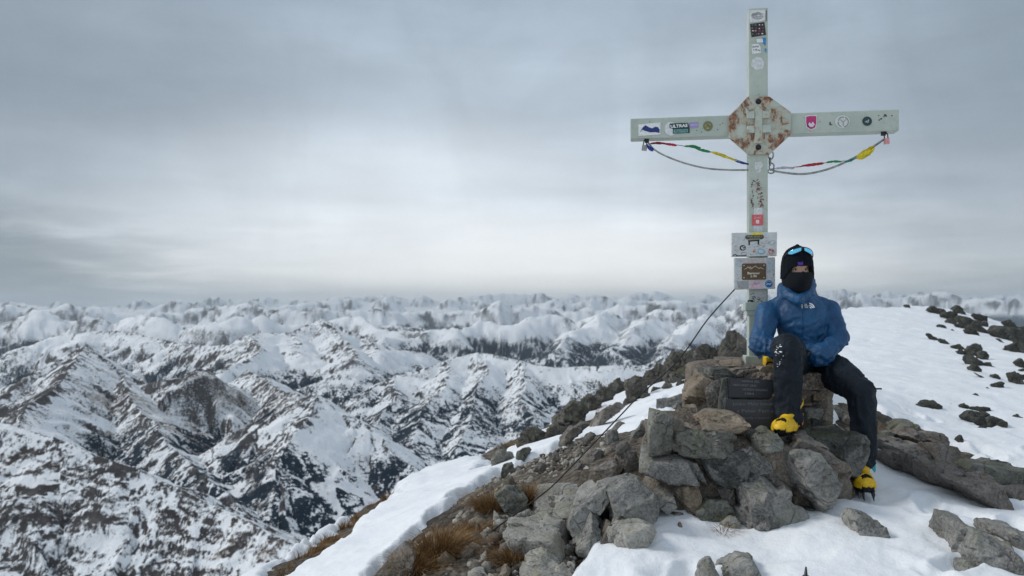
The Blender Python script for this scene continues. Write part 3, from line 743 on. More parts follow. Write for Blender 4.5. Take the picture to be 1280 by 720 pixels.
loose(Z5((608,196),(630,190),(655,200),(668,232),(640,250),(612,238)), 'rock_moss', 'mossy rock just right of the pedestal behind the knee', 6.2, .4, 10)
loose(Z5((660,235),(690,222),(715,228),(720,262),(690,285),(664,270)), 'rock_brown', 'brown rock between the mossy rock and the shin of the stretched leg', 6.1, .35, 8)
loose(Z5((590,200),(610,215),(612,240),(590,245)), 'rock_dark', 'small dark rock touching the pedestal behind the stretched leg', 5.9, .25, 8, lev=4)
loose(Z5((624,262),(660,255),(705,300),(700,332),(650,290)), 'rock_grey', 'grey rock in shade beneath the thigh, right of the pedestal', 5.35, .35, 8)

# ---- layered outcrop right of the boot
oc = 'plates of the outcrop beside the boot'
loose(Z8((205,372),(290,335),(400,370),(416,400),(405,442),(330,424),(210,388)), 'rock_brown', 'upper grey plate of the layered outcrop, under the mossy crest', None, .6, 14, group=oc, lift=.05)
loose(Z8((148,380),(210,388),(325,420),(342,492),(210,452),(148,428)), 'rock_brown', 'reddish plate of the outcrop nearest to the shin', None, .5, 14, group=oc, lift=.05)
loose(Z8((328,418),(500,462),(538,520),(440,535),(358,492)), 'rock_brown', 'broad smooth plate in the middle of the layered outcrop', None, .6, 14, group=oc, lift=.05)
loose(Z8((188,448),(340,492),(412,560),(425,594),(300,575),(208,512)), 'rock_brown', 'long lower plate of the outcrop, edging the snow by the boot', None, .55, 14, group=oc, lift=.05)
loose(Z8((408,535),(560,542),(690,598),(745,652),(738,704),(650,694),(560,634),(428,592)), 'rock_brown', 'lowest right plate of the outcrop with a dark undercut rim', None, .6, 14, group=oc, lift=.05)
loose(Z8((260,277),(300,270),(372,330),(380,364),(290,340),(193,354),(198,322)), 'rock_moss', 'mossy green crest block on top of the layered outcrop', None, .5, 8)
loose(Z8((145,318),(190,312),(205,350),(190,385),(148,385)), 'rock_moss', 'mossy block left of the crest block, beside the shin', None, .4, 8)
loose(Z8((508,456),(640,468),(750,474),(832,500),(878,545),(862,604),(780,614),(650,564),(560,502)), 'rock_moss', 'large dark mossy boulder at the right end of the outcrop', None, .8, 8)
loose(Z8((700,590),(880,598),(890,682),(830,694),(738,644)), 'rock_brown', 'flat brown plate below the large mossy boulder at the right edge', None, .6, 8)
loose(Z8((555,516),(640,520),(652,572),(600,562)), 'rock_brown', 'small dark plate in the snow gap under the mossy boulder', None, .3, 6, lev=4)
loose(Z8((194,560),(230,564),(306,602),(302,628),(264,628),(208,602)), 'rock_brown', 'low flat rock in the snow between the boot and the outcrop', None, .3, 6)
loose(Z8((140,230),(180,227),(198,255),(190,267),(140,264)), 'rock_field', 'squat greenish rock on the snow just right of the shin', None, .5, 5, lev=4)
loose(Z8((164,282),(220,260),(243,272),(230,284)), 'rock_field', 'thin flat rock on the snow beyond the shin', None, .4, 4, lev=4)
loose(Z8((400,405),(440,425),(446,446),(408,436)), 'rock_dark', 'little dark rock at the right end of the crest block', None, .2, 5, lev=4)

# ---- rocks strewn over the snow dome, rows from far to near
ORD = ['leftmost', 'second', 'third', 'fourth', 'fifth', 'sixth', 'seventh', 'eighth', 'ninth', 'tenth', 'eleventh', 'twelfth']
def row(place, polys, mat='rock_field', lev=4, group='rocks strewn over the snow', sink=4, name='rock', kind='dark', grow=1.15, rough=1.4):
    polys = sorted(polys, key=lambda q: sum(p[0] for p in q) / len(q))
    for i, q in enumerate(polys):
        w = np.array(q); wd, ht = np.ptp(w[:, 0]), np.ptp(w[:, 1])
        shp = 'low flat' if wd > 2.2 * ht else ('upright' if ht > wd else 'blocky')
        o_ = ORD[i] + (' of' if i == 0 else ' from left of') if i < len(polys) - 1 else 'rightmost of'
        lab = f'{o_} the {kind} rocks {place}' if len(polys) > 1 else f'{shp} {kind} rock {place}'
        cx, by = w[:, 0].mean(), w[:, 1].max(); g = ground_hit(cx, by)
        q = [(cx + (a - cx) * grow, by + (b - by) * grow) for a, b in q]
        stone(name, q, g.y / K, None, mat, None, None, lev, lab, 'rock', group, sink, mid=True, rough=rough, lift=.03 + .002 * g.y)
row('on the snow dome skyline', [ZF((388,199),(400,188),(422,192),(424,205)), ZF((722,224),(755,200),(778,208),(805,242),(790,250)), ZF((870,264),(900,256),(945,272),(950,294)), ZF((1070,316),(1120,306),(1172,348),(1165,356),(1100,332)), ZF((1185,350),(1222,345),(1222,372))])
row('clustered just below the dome skyline', [ZF((553,226),(590,206),(655,224),(655,240),(640,252)), ZF((648,258),(670,245),(735,268),(730,287),(690,282)), ZF((690,244),(715,236),(757,254),(750,266)), ZF((683,305),(705,290),(745,305),(755,325),(700,324)), ZF((735,290),(770,268),(802,280),(795,310),(750,305)), ZF((755,325),(800,315),(825,345),(800,350)), ZF((798,300),(820,284),(865,300),(905,340),(962,370),(900,372),(830,340)), ZF((800,372),(850,340),(895,385),(880,402)), ZF((888,300),(960,308),(964,332),(920,322))])
row('in the thin pair below the dome cluster', [ZF((540,400),(570,398),(628,432),(610,442)), ZF((628,436),(655,430),(708,466),(690,470))])
row('on open snow between cluster and pair', [ZF((618,337),(650,329),(682,345),(650,352)), ZF((716,366),(722,360),(730,366),(722,373))])
row('heaped mid slope right of the person', [ZF((720,486),(770,474),(818,500),(760,507)), ZF((748,520),(790,513),(832,545),(800,552)), ZF((828,545),(832,505),(860,478),(905,484),(914,540),(880,558)), ZF((898,532),(938,524),(962,558),(946,584),(905,562)), ZF((816,572),(850,553),(922,597),(916,628),(850,612)), ZF((928,610),(975,602),(1012,637),(950,624)), ZF((838,642),(875,618),(912,650),(880,673)), ZF((872,670),(980,704),(975,714)), ZF((985,690),(1030,686),(1045,705),(1030,714))])
row('crowding the right edge below the skyline', [ZF((1003,382),(1040,360),(1170,368),(1202,412),(1190,437),(1080,437),(1020,407)), ZF((1032,432),(1050,430),(1088,450)), ZF((1148,440),(1222,450),(1222,478),(1160,462)), ZF((1072,500),(1085,494),(1118,515)), ZF((1103,485),(1160,464),(1222,480),(1222,527),(1140,517)), ZF((1160,602),(1195,579),(1222,600),(1222,643),(1170,617)), ZF((1185,650),(1222,640),(1222,670)), ZF((1118,687),(1150,674),(1222,690),(1222,722),(1140,722))])
row('scattered by the right edge mid slope', [Z8((685,126),(700,118),(716,132)), Z8((712,106),(770,96),(776,127)), Z8((715,60),(745,55),(765,80),(745,75)), Z8((810,56),(840,47),(877,85),(870,101),(830,86)), Z8((624,172),(645,153),(659,184)), Z8((824,282),(850,261),(885,285),(862,294))])
row('in the flat group above the outcrop', [Z8((350,215),(365,203),(440,203),(470,225),(475,242),(370,240)), Z8((464,257),(480,250),(522,262)), Z8((468,192),(488,184),(505,192),(490,198)), Z8((518,236),(580,206),(604,222),(607,242),(560,242)), Z8((608,228),(630,221),(700,224),(708,246)), Z8((582,278),(612,249),(700,264),(705,310),(640,305)), Z8((690,280),(720,272),(778,292),(776,306),(744,318),(690,322)), Z8((582,318),(600,315),(640,322),(636,328)), Z8((640,330),(680,318),(688,342))])
row('in the trio nearest the outcrop', [Z8((507,377),(535,363),(540,383)), Z8((533,410),(545,385),(560,371),(584,422)), Z8((655,372),(690,388),(675,392))])
row('dotted tiny beside the flat group', [Z8((718,354),(735,350),(745,357),(730,361)), Z8((496,205),(515,202),(528,210),(512,214))], lev=3)

# ---- dark rocks of the ridge that falls away to the left
row('along the ridge crest behind the pedestal', [Z4((1080,190),(1085,130),(1110,85),(1150,90),(1182,130),(1180,190)), Z4((968,205),(970,160),(1000,140),(1035,155),(1072,180),(1060,207)), Z4((918,208),(920,170),(945,155),(972,180),(966,212)), Z4((843,270),(845,215),(880,180),(920,190),(962,230),(930,272),(870,292)), Z4((740,270),(790,228),(845,235),(848,290),(800,302),(745,292)), Z4((658,300),(690,288),(737,300),(732,342),(690,378),(664,362)), Z4((573,345),(575,320),(610,288),(652,310),(622,337)), Z4((520,387),(520,345),(550,328),(587,350),(560,392)), Z4((460,422),(460,385),(490,363),(532,390),(500,432)), Z4((338,490),(340,460),(380,418),(440,398),(472,430),(430,482),(370,502)), Z4((298,540),(300,512),(340,498),(392,510),(340,548)), Z4((178,575),(180,530),(230,508),(302,530),(280,562))], mat='rock_ridge', group='dark rocks of the ridge crest', sink=6, grow=1.15, lev=5, rough=2.4)
row('in the rubble just inside the ridge crest', [Z4((640,395),(652,370),(690,362),(700,385),(672,400)), Z4((560,425),(575,402),(612,400),(605,424)), Z4((505,455),(520,430),(548,432),(540,455)), Z4((705,375),(722,350),(752,345),(748,372)), Z4((755,342),(770,318),(802,322),(796,344)), Z4((800,330),(820,302),(850,305),(845,330)), Z4((868,312),(885,290),(915,288),(908,312)), Z4((925,300),(935,275),(962,272),(965,295)), Z4((430,500),(445,470),(470,472),(468,498)), Z4((960,262),(970,238),(1010,232),(1005,258)), Z4((900,345),(915,325),(940,330),(930,350))], mat='rock_ridge', group='dark rocks of the ridge crest', sink=6, grow=1.05, lev=5, rough=2.2)
row('in strips below the ridge crest', [Z4((350,572),(400,510),(450,488),(477,500),(440,532),(372,572)), Z4((498,490),(530,445),(600,403),(632,415),(590,442),(520,492)), Z4((436,572),(490,522),(512,535),(460,572)), Z4((638,410),(650,392),(663,400),(655,412)), Z4((575,510),(620,480),(640,485),(600,512))], mat='rock_brown', group='brown rocks in the ridge snow', kind='brown')
row('on snow left behind the pedestal', [Z4((563,557),(566,530),(605,513),(612,545),(570,560)), Z4((678,532),(720,483),(747,495),(747,537),(690,542)), Z4((790,412),(790,378),(830,373),(837,400),(800,414)), Z4((830,395),(832,375),(880,358),(897,370),(840,397)), Z4((850,410),(870,396),(890,405),(870,415)), Z4((900,430),(940,420),(950,432),(915,440))], mat='rock_grey', kind='grey', group='grey rocks in the ridge snow')
row('at the ridge foot by smooth snow', [Z4((168,636),(170,610),(210,593),(222,605),(190,642)), Z4((103,705),(105,675),(140,663),(152,690),(110,708)), Z4((50,640),(90,606),(142,620),(140,632),(100,657),(68,664)), Z4((80,592),(100,578),(118,592),(115,602))], mat='rock_moss', kind='mossy', group='mossy rocks at the ridge foot')
row('capping the gravel bank under the cable', [Z4((318,632),(330,612),(352,618),(356,640),(325,642)), Z4((232,680),(262,655),(300,665),(280,690)), Z4((600,640),(605,560),(640,558),(685,590),(722,680),(640,690)), Z4((440,640),(500,600),(560,610),(530,650)), Z4((395,690),(440,660),(480,670),(470,700)), Z4((500,690),(560,665),(600,650),(640,680),(560,720))], mat='rock_brown', kind='brown', group='brown rocks capping the gravel bank', grow=.9)

# ---- gravel: uncountable broken stone on the bare soil
def gravel(n):
    v3, f3 = _ico(1); V = []; F = []; tint = []; k = 0; rg = np.random.default_rng(77); bx = np.array(BARE_XY[0]); lo, hi = bx.min(0), bx.max(0)
    while k < n:
        x = rg.uniform(lo[0], hi[0], 4000); y = lo[1] + (hi[1] - lo[1]) * rg.uniform(0, 1, 4000) ** 1.6
        ok = poly_sd(x, y, BARE_XY[0]) < .02; x, y = x[ok], y[ok]; z = ground_z(x, y)
        for a, b, c in zip(x, y, z):
            if k >= n: break
            q0 = math.hypot(a, b); s = float(np.clip((1.05 if q0 < 5.3 else .75) * rg.lognormal(-4.3, .6), .005, .08)); q = v3 * (s * rg.uniform(.55, 1.25, 3)); q = q + rg.normal(0, .16 * s, q.shape)
            an = rg.uniform(0, 6.28); R = np.array([[math.cos(an), -math.sin(an), 0], [math.sin(an), math.cos(an), 0], [0, 0, 1]])
            V.append(q @ R.T + np.array([a, b, c + s * .25])); F.append(f3 + len(v3) * k); tint.append(np.full(len(v3), rg.uniform(0, 1))); k += 1
    me = mesh_np('gravel', np.concatenate(V), np.concatenate(F)); attr(me, 'tint', np.concatenate(tint)); return me
t_ = NT('gravel_stone'); c_ = t_.coord('Object')
col_ = t_.ramp(t_.attr('tint'), (.0, (.08, .066, .052)), (.45, (.21, .185, .15)), (.8, (.38, .355, .31)), (1., (.52, .5, .45)))
col_ = t_.mix(t_.range(t_.noise(c_, 45, 4, .7), .4, .65, 0., .6), col_, (.05, .045, .038))
M['gravel'] = t_.done(col_, .9, t_.bump(t_.noise(c_, 120, 3, .7), .5, .004), spec=.25)
link('gravel', gravel(6500), M['gravel'], kind='stuff')

# ---- dry grass
def tuft_mesh(r, h, n, seed, lean=(0, 0)):
    rg = np.random.default_rng(seed); V = []; F = []; tint = []; k = 0
    for i in range(n):
        a = rg.uniform(0, 6.283); q = r * math.sqrt(rg.uniform(0, 1)); bx, by = q * math.cos(a), q * math.sin(a)
        out = .25 + .95 * (q / r) + rg.normal(0, .18); L = h * rg.uniform(.6, 1.15); wd = .0016 + .0012 * rg.uniform()
        dx, dy = math.cos(a) * out + lean[0] + rg.normal(0, .2), math.sin(a) * out + lean[1] + rg.normal(0, .2)
        px_, py_ = -math.sin(a + rg.normal(0, .8)), math.cos(a + rg.normal(0, .8)); m = 5; tv = rg.uniform()
        for j in range(m):
            s = j / (m - 1); hh = L * (s - .42 * s * s * min(1.4, abs(out))); rr = L * .62 * s * s
            w_ = wd * (1 - s * .85)
            x, y, z = bx + dx * rr, by + dy * rr, hh - .012
            V += [(x - px_ * w_, y - py_ * w_, z), (x + px_ * w_, y + py_ * w_, z)]; tint += [tv * .8 + .2 * s] * 2
        F += [(k + 2 * j, k + 2 * j + 1, k + 2 * j + 3, k + 2 * j + 2) for j in range(m - 1)]; k += 2 * m
    me = mesh_np('dry_grass', np.array(V), np.array(F)); attr(me, 'tint', tint); return me
def mat_grass(name, *st):
    t = NT(name); return t.done(t.ramp(t.attr('tint'), *st), .8, spec=.2)
M['grass'] = mat_grass('dry_grass', (.0, (.055, .032, .014)), (.5, (.21, .115, .045)), (1., (.42, .26, .11)))
M['grass_red'] = mat_grass('rust_grass', (.0, (.03, .012, .008)), (.5, (.09, .032, .018)), (1., (.2, .095, .045)))
def tuft(px, py, r, h, n, label, mat='grass', lean=(0, 0), group=None, Yd=None):
    g = ground_hit(px, py) if Yd is None else P(px, py, Yd)
    return link('grass_tuft', tuft_mesh(r, h, n, int(px * 3 + py), lean), M[mat], None, g, label, 'grass tuft', group)
tuft(553, 696, .125, .21, 1500, 'largest dry grass tuft, bushy and bent over, on the gravel edge', lean=(.3, -.1))
tuft(518, 718, .12, .17, 1100, 'dry grass tuft in the bottom left corner of the gravel', lean=(.2, -.2))
tuft(588, 668, .10, .11, 650, 'low tan grass spreading right of the largest tuft', lean=(.5, 0))
tuft(616, 642, .10, .20, 800, 'orange grass tuft on the left side of the lichen rock', lean=(-.2, -.1))
tuft(660, 634, .09, .20, 800, 'orange grass tuft on the right side of the lichen rock', lean=(.1, -.2))
tuft(640, 705, .085, .13, 650, 'orange grass tuft in front of the flat slab', lean=(-.3, -.2))
tuft(672, 690, .10, .09, 650, 'rust red low grass at the front corner of the flat slab', 'grass_red')
tuft(632, 684, .07, .09, 350, 'sparse brown grass left of the flat slab', 'grass_red')
tuft(700, 672, .06, .07, 300, 'short reddish grass under the small grey rock', 'grass_red')
tuft(906, 672, .05, .12, 400, 'rusty grass wedged at the foot of the tall pedestal stone', lean=(0, -.3), Yd=4.27)
tuft(1093, 545, .06, .12, 300, 'tan grass tuft between the shin and the outcrop rocks', Yd=6.0)
tuft(788, 580, .10, .16, 500, 'dark red grass in front of the mossy boulder behind the pedestal', 'grass_red', Yd=5.4)
for i, (px, py) in enumerate([(364,719),(382,702),(400,690),(415,678),(436,661),(450,650),(470,636),(487,624)]):
    o_ = 'lowest' if i == 0 else ('topmost' if i == 7 else ORD[i] + ' from the bottom')
    tuft(px, py, .09, .12, 230, f'dry grass clump, {o_} of those edging the smooth left snow slope', lean=(.5, .1), group='grass clumps edging the left snow slope')
for i, (px, py) in enumerate([(640,562),(690,548),(738,518),(765,515),(716,540)]):
    tuft(px, py, .25, .16, 420, f'{["brown grass patch at the ridge foot, nearest the smooth snow","brown grass patch on the ridge, second from the snow slope","brown grass patch high on the ridge in the long snow strip","brown grass patch highest on the ridge near the cable","brown grass patch in the middle of the ridge snow"][i]}', 'grass_red' if i % 2 else 'grass', group='brown grass on the ridge')
# ================================================================== the summit cross
YC = 5.35
base = P(947.5, 459, YC)
YAW = math.radians(-9)
RC = Matrix.Rotation(YAW, 3, 'Z')
cross = empty('summit_cross', base, 'tall sage green metal summit cross covered in stickers, rusty octagon at its centre', 'cross')
cross.rotation_euler = (0, 0, YAW)
right = RC @ Vector((1, 0, 0)); fwd = RC @ Vector((0, -1, 0))
HALF = .064
def face(px, py, off=HALF):
    """Where the sight line of a pixel meets the cross's front plane: (across, up) in the cross's own frame."""
    d = Vector(((px - HX) / FPX, 1, (HY - py) / FPX)); pl = base + fwd * off
    q = d * (pl.dot(fwd) / d.dot(fwd)) - base
    return q.dot(right), q.z
def cpart(name, bm, mat, parent=None, sm=False, label=None):
    return link(name, bm_mesh(bm, name, sm), mat, parent or cross, label=label)
xl, xr = face(936, 300)[0], face(960, 300)[0]
HW = (xr - xl) / 2; xm = (xl + xr) / 2
ztop = face(948, 10)[1]
zb = face(948, 170)[1]
za0, za1 = [(face(1056, 165 if k else 139)[1]) for k in (1, 0)]
zmid, zh = (za0 + za1) / 2, (za1 - za0) / 2
XL, XR = face(788, 163)[0], face(1124, 152)[0]
bm = bmesh.new(); add_box(bm, Vector((xm, 0, (ztop + zmid + zh) / 2)), Vector((2 * HW, 2 * HALF, ztop - zmid - zh)), bev=.008)
post_u = cpart('upper_post', bm, M['paint'])
bm = bmesh.new(); add_box(bm, Vector((xm, 0, (zmid - zh + .03) / 2)), Vector((2 * HW, 2 * HALF, zmid - zh - .03)), bev=.008)
post_l = cpart('lower_post', bm, M['paint_peel'])
for a, b, nm in ((XL, xm - HW, 'cross_arm'), (xm + HW, XR, 'cross_arm')):
    bm = bmesh.new(); add_box(bm, Vector(((a + b) / 2, 0, zmid)), Vector((b - a, 2 * HALF - .004, 2 * zh)), bev=.007)
    o = cpart(nm, bm, M['paint'])
    if a < 0: arm_l = o
    else: arm_r = o
bm = bmesh.new(); add_box(bm, Vector((xm, 0, zmid)), Vector((2 * HW - .004, 2 * HALF - .008, 2 * zh))); cpart('arm_joint', bm, M['paint'])
# collar half way down, foot plate
zc0, zc1 = face(948, 392)[1], face(948, 374)[1]
bm = bmesh.new(); add_box(bm, Vector((xm, 0, (zc0 + zc1) / 2)), Vector((2 * HW + .05, 2 * HALF + .03, (zc1 - zc0) * .6)), bev=.008)
add_box(bm, Vector((xm, 0, zc0 + .005)), Vector((2 * HW + .03, 2 * HALF + .016, .03)), bev=.005); cpart('collar', bm, M['paint'])
bm = bmesh.new(); add_box(bm, Vector((xm, 0, .03)), Vector((2 * HW + .05, 2 * HALF + .05, .10)), bev=.006); cpart('foot_sleeve', bm, M['paint_peel'])
bm = bmesh.new(); add_box(bm, Vector((xm, 0, -.022)), Vector((2 * HW + .09, 2 * HALF + .09, .014)), bev=.003); cpart('foot_plate', bm, M['steel_dark'])
# octagon with the raised double cross
OF = HALF + .022
oct_px = [(935, 120.5), (962, 120.5), (989, 140), (989, 168), (962, 193), (935, 193), (911, 172), (911, 145)]
poly = [face(*q, OF) for q in oct_px]
bm = bmesh.new(); add_prism(bm, poly, -OF, HALF * -1 + .002 - .004)
bmesh.ops.bevel(bm, geom=[e for e in bm.edges], offset=.004, segments=1, affect='EDGES')
octo = cpart('octagon_plate', bm, M['paint_rust'])
R2 = OF + .024
def bar(pts): return [face(*q, R2) for q in pts]
bm = bmesh.new()
for pl_ in ([(944,137),(948,133),(953,137),(953,179),(943.5,179)], [(932,134),(937,140),(943.5,138),(943.5,148),(934,148)], [(953,138),(960,140),(964,136),(963,147),(953,148)],
            [(934,157),(943.5,157),(943.5,166),(934,166)], [(953,156),(964,155),(964,165),(953,166)]):
    add_prism(bm, bar(pl_), -R2, -OF + .003)
bmesh.ops.bevel(bm, geom=[e for e in bm.edges], offset=.003, segments=1, affect='EDGES')
cpart('raised_double_cross', bm, M['paint_relief'], octo)
for q in ((948, 127), (948, 184)):
    x, z = face(*q, OF); bm = bmesh.new()
    r = bmesh.ops.create_cone(bm, segments=6, radius1=.014, radius2=.012, depth=.016, cap_ends=True); bmesh.ops.rotate(bm, verts=r['verts'], matrix=Matrix.Rotation(math.pi / 2, 3, 'X')); bmesh.ops.translate(bm, verts=r['verts'], vec=(x, -OF - .008, z))
    r = bmesh.ops.create_cone(bm, segments=14, radius1=.019, radius2=.019, depth=.004, cap_ends=True); bmesh.ops.rotate(bm, verts=r['verts'], matrix=Matrix.Rotation(math.pi / 2, 3, 'X')); bmesh.ops.translate(bm, verts=r['verts'], vec=(x, -OF - .002, z))
    cpart('bolt', bm, M['steel_dark'], octo)

# sign boards on the front of the post
def board(pxs, off, depth, seedmat):
    a = [face(*q, off) for q in pxs]; bm = bmesh.new(); add_prism(bm, a, -off, -off + depth)
    bmesh.ops.bevel(bm, geom=[e for e in bm.edges], offset=.003, segments=1, affect='EDGES')
    return cpart('sign_board', bm, seedmat)
BO = HALF + .05
board_u = board([(914.5, 291), (971.5, 290), (971, 320), (914.5, 321)], BO, .045, M['board'])
board_d = board([(917.5, 322.5), (969, 321.5), (969, 361), (917.5, 362)], BO - .012, .034, M['board'])
board_u['label'] = 'upper white sign board scribbled over with stickers'; board_d['label'] = 'lower white sign board with a brown plaque'

_layer = {}
def sticker(parent, px_poly, col, off, name='sticker', key=None, label=None, th=.0012, level=1):
    """Thin printed sheet on the plane off; level lifts sheets that overlap."""
    o2 = off + .0016 * level; pts = [face(*q, o2) for q in px_poly]
    bm = bmesh.new(); add_prism(bm, pts, -o2 - th * .5, -o2 + .0012)
    return cpart(name, bm, flat(key or name + '_' + '_'.join(f'{int(c * 255)}' for c in col), col), parent, label=label)
def disc(cx, cy, r, ry=None, n=20): return [(cx + r * math.cos(2 * math.pi * k / n), cy + (ry or r) * math.sin(2 * math.pi * k / n)) for k in range(n)]
def lettering(parent, s, cx, cy, hpx, col, off, level=2, wfit=None, rot=0., bold=.0):
    me = text_mesh(s, .1, .0003, bold=bold); co = np.empty(len(me.vertices) * 3, np.float32); me.vertices.foreach_get('co', co); co = co.reshape(-1, 3)
    mn, mx = co.min(0), co.max(0); o2 = off + .0016 * level
    p0 = Vector(face(cx, cy, o2)); sc_ = PX(hpx, YC) / max(1e-6, mx[2] - mn[2]); sx = PX(wfit, YC) / (mx[0] - mn[0]) if wfit else sc_
    x = (co[:, 0] - (mn[0] + mx[0]) / 2) * sx; z = (co[:, 2] - (mn[2] + mx[2]) / 2) * sc_
    c, s_ = math.cos(rot), math.sin(rot)
    out = np.stack([p0.x + c * x - s_ * z, -o2 + (co[:, 1] - co[:, 1].mean()), p0.y + s_ * x + c * z], 1).astype(np.float32)
    me.vertices.foreach_set('co', out.ravel()); me.update()
    return link('lettering', me, flat('ink_' + '_'.join(f'{int(q * 255)}' for q in col), col), parent)
def scrib(parent, pts, wpx, col, off, level=2, name='mark'):
    """A drawn stroke."""
    o2 = off + .0016 * level; q = [Vector(face(*p, o2)) for p in pts]; bm = bmesh.new(); w_ = PX(wpx, YC) / 2
    for a, b in zip(q, q[1:]):
        n = (b - a).normalized(); n = Vector((-n.y, n.x)) * w_; e = (b - a).normalized() * w_ * .5
        add_prism(bm, [tuple(a - n - e), tuple(b - n + e), tuple(b + n + e), tuple(a + n - e)], -o2 - .0003, -o2 + .0006)
    return cpart(name, bm, flat('ink_' + '_'.join(f'{int(c * 255)}' for c in col), col), parent)
WH, BK, NV = (.68, .70, .70), (.02, .022, .025), (.02, .035, .16)
F0 = HALF
# upper post
sticker(post_u, [(936.8, 13), (957, 12), (957, 25), (949, 27), (937, 28)], (.62, .63, .63), F0, label='white sheet with faded grey line drawing')
for k in range(9):
    a0 = random.uniform(0, 6); scrib(post_u, [(947 + (2 + k * .7) * math.cos(a0 + j * .6), 19.5 + (1 + k * .45) * math.sin(a0 + j * .6)) for j in range(7)], .35, (.2, .21, .22), F0, 2)
scrib(post_u, [(957.6, 13), (957.6, 26)], 1.0, BK, F0, 2)
sticker(post_u, [(937.5, 30), (955.5, 27.5), (957.5, 43.5), (939.5, 46.5)], (.03, .028, .03), F0, label='dark picture sticker with pinkish crowd scene', level=2)
for k in range(16):
    cx, cy = 940.8 + (k % 4) * 4.2 + random.uniform(-.8, .8), 31.5 + (k // 4) * 3.6 + random.uniform(-.6, .6)
    sticker(post_u, disc(cx, cy, random.uniform(.8, 1.5), random.uniform(.7, 1.3), 7), random.choice([(.4, .2, .22), (.5, .42, .4), (.18, .07, .09), (.55, .53, .52), (.1, .16, .1)]), F0, 'picture_patch', level=3)
sticker(post_u, [(951, 47.5), (957.5, 47), (957, 57), (954, 54.5)], (.03, .22, .5), F0, label='torn blue sticker')
sticker(post_u, [(945.5, 49), (953, 48), (954, 53), (946, 53)], WH, F0, level=2)
sticker(post_u, [(939.5, 55.5), (948, 54.5), (951, 59), (951, 66), (940, 67.5)], WH, F0, label='white sticker with black handwriting')
lettering(post_u, 'Jump', 944.5, 58.3, 3.2, BK, F0, 2, 8, .1); lettering(post_u, 'a Roy', 946, 62.5, 3.0, BK, F0, 2, 9, -.1)
sticker(post_u, [(956, 60), (958.4, 61.5), (957.6, 66), (955.8, 64)], (.05, .27, .5), F0)
sticker(post_u, [(946, 71), (951.5, 72), (955.5, 78.5), (953, 86), (945, 87.5), (939, 82.5), (940, 75)], (.60, .62, .63), F0, label='pale worn hexagonal sticker')
scrib(post_u, disc(947.5, 79, 4.2, 4.2, 6) + [disc(947.5, 79, 4.2, 4.2, 6)[0]], .4, (.5, .52, .53), F0, 2)
# arm on the left
sticker(arm_l, [(798, 155.5), (825.5, 153), (825.5, 168), (798, 170)], (.72, .74, .75), F0, label='white sticker with a dark blue mountain silhouette')
sticker(arm_l, [(800, 165), (804, 158.5), (807, 156.5), (811, 159), (815, 160.5), (819, 158.5), (822.5, 159), (824.5, 162), (824.5, 166), (819, 165.2), (813, 165.5), (806, 163.5), (803, 162)], NV, F0, 'blue_mountain', level=2)
sticker(arm_l, disc(838.5, 161, 8, 8.6), (.62, .65, .66), F0, label='round pale sticker under the other ones')
sticker(arm_l, [(837, 154.5), (860, 153.5), (862, 160), (862, 166), (841, 167), (841, 161), (837, 160)], (.02, .05, .055), F0, label='dark sticker lettered ULTRAS', level=2)
sticker(arm_l, [(862, 153.3), (872.5, 152.6), (872.5, 159.3), (862, 160)], (.33, .27, .52), F0, label='lilac sticker', level=2)
sticker(arm_l, [(842, 162), (860, 161.2), (860, 165.3), (842, 166)], (.16, .34, .33), F0, level=3)
lettering(arm_l, 'ULTRAS', 848.8, 157.4, 4.0, (.72, .74, .74), F0, 3, 21, .04, .004)
lettering(arm_l, 'Racing', 851.5, 163.6, 3.2, (.03, .1, .1), F0, 4, 14, .05)
lettering(arm_l, 'miss', 867.3, 156.3, 3.0, (.62, .58, .74), F0, 3, 7, .05)
sticker(arm_l, disc(885, 157.5, 6, 6.2), (.17, .19, .09), F0, label='round camouflage coloured sticker')
for k in range(9): sticker(arm_l, disc(885 + random.uniform(-3.6, 3.6), 157.5 + random.uniform(-3.8, 3.8), random.uniform(.8, 1.7), random.uniform(.7, 1.4), 7), random.choice([(.3, .25, .1), (.28, .15, .09), (.09, .16, .08), (.35, .32, .2)]), F0, 'camouflage_patch', level=2)
for x, y in ((877, 165), (871, 163), (900, 156), (897, 162), (903, 154)): sticker(arm_l, disc(x, y, .6, .6, 6), BK, F0, 'paint_chip')
# arm on the right
sticker(arm_r, [(1007, 145), (1012, 143.8), (1021, 144), (1021.5, 152), (1020, 160), (1014, 163), (1008, 159.5), (1006.6, 152)], WH, F0, label='pink shield sticker with white edge')
sticker(arm_r, [(1007.8, 146), (1012, 145), (1020.2, 145), (1020.5, 152), (1019, 159.2), (1014, 161.8), (1008.8, 158.8), (1007.7, 152)], (.45, .035, .16), F0, 'pink_shield', level=2)
sticker(arm_r, [(1010, 156), (1012, 152.5), (1014, 155), (1016, 152), (1018.5, 156), (1016, 158.5), (1012.5, 158.5)], (.6, .6, .66), F0, 'shield_figure', level=3)
sticker(arm_r, [(1008.6, 154.5), (1010.8, 156), (1012, 158.5), (1010, 158.8)], (.06, .06, .14), F0, 'shield_figure', level=3)
lettering(arm_r, 'L', 1038.7, 154.5, 3.8, (.02, .03, .05), F0, 2, 3.4, 0, .006)
sticker(arm_r, disc(1053, 152, 9.5, 8.2), (.56, .59, .57), F0, label='large pale round sticker with a Y emblem')
_d = disc(1054, 152.5, 6.4, 6.2, 22)
for a in range(0, 22, 1):
    if a in (5, 6, 11, 17): continue
    scrib(arm_r, [_d[a], _d[(a + 1) % 22]], 1.0, (.2, .22, .22), F0, 2)
for q in ([(1054, 153), (1054, 157.2)], [(1054, 153), (1050.8, 149.6)], [(1054, 153), (1057.2, 149.6)]): scrib(arm_r, q, .7, (.2, .22, .22), F0, 2)
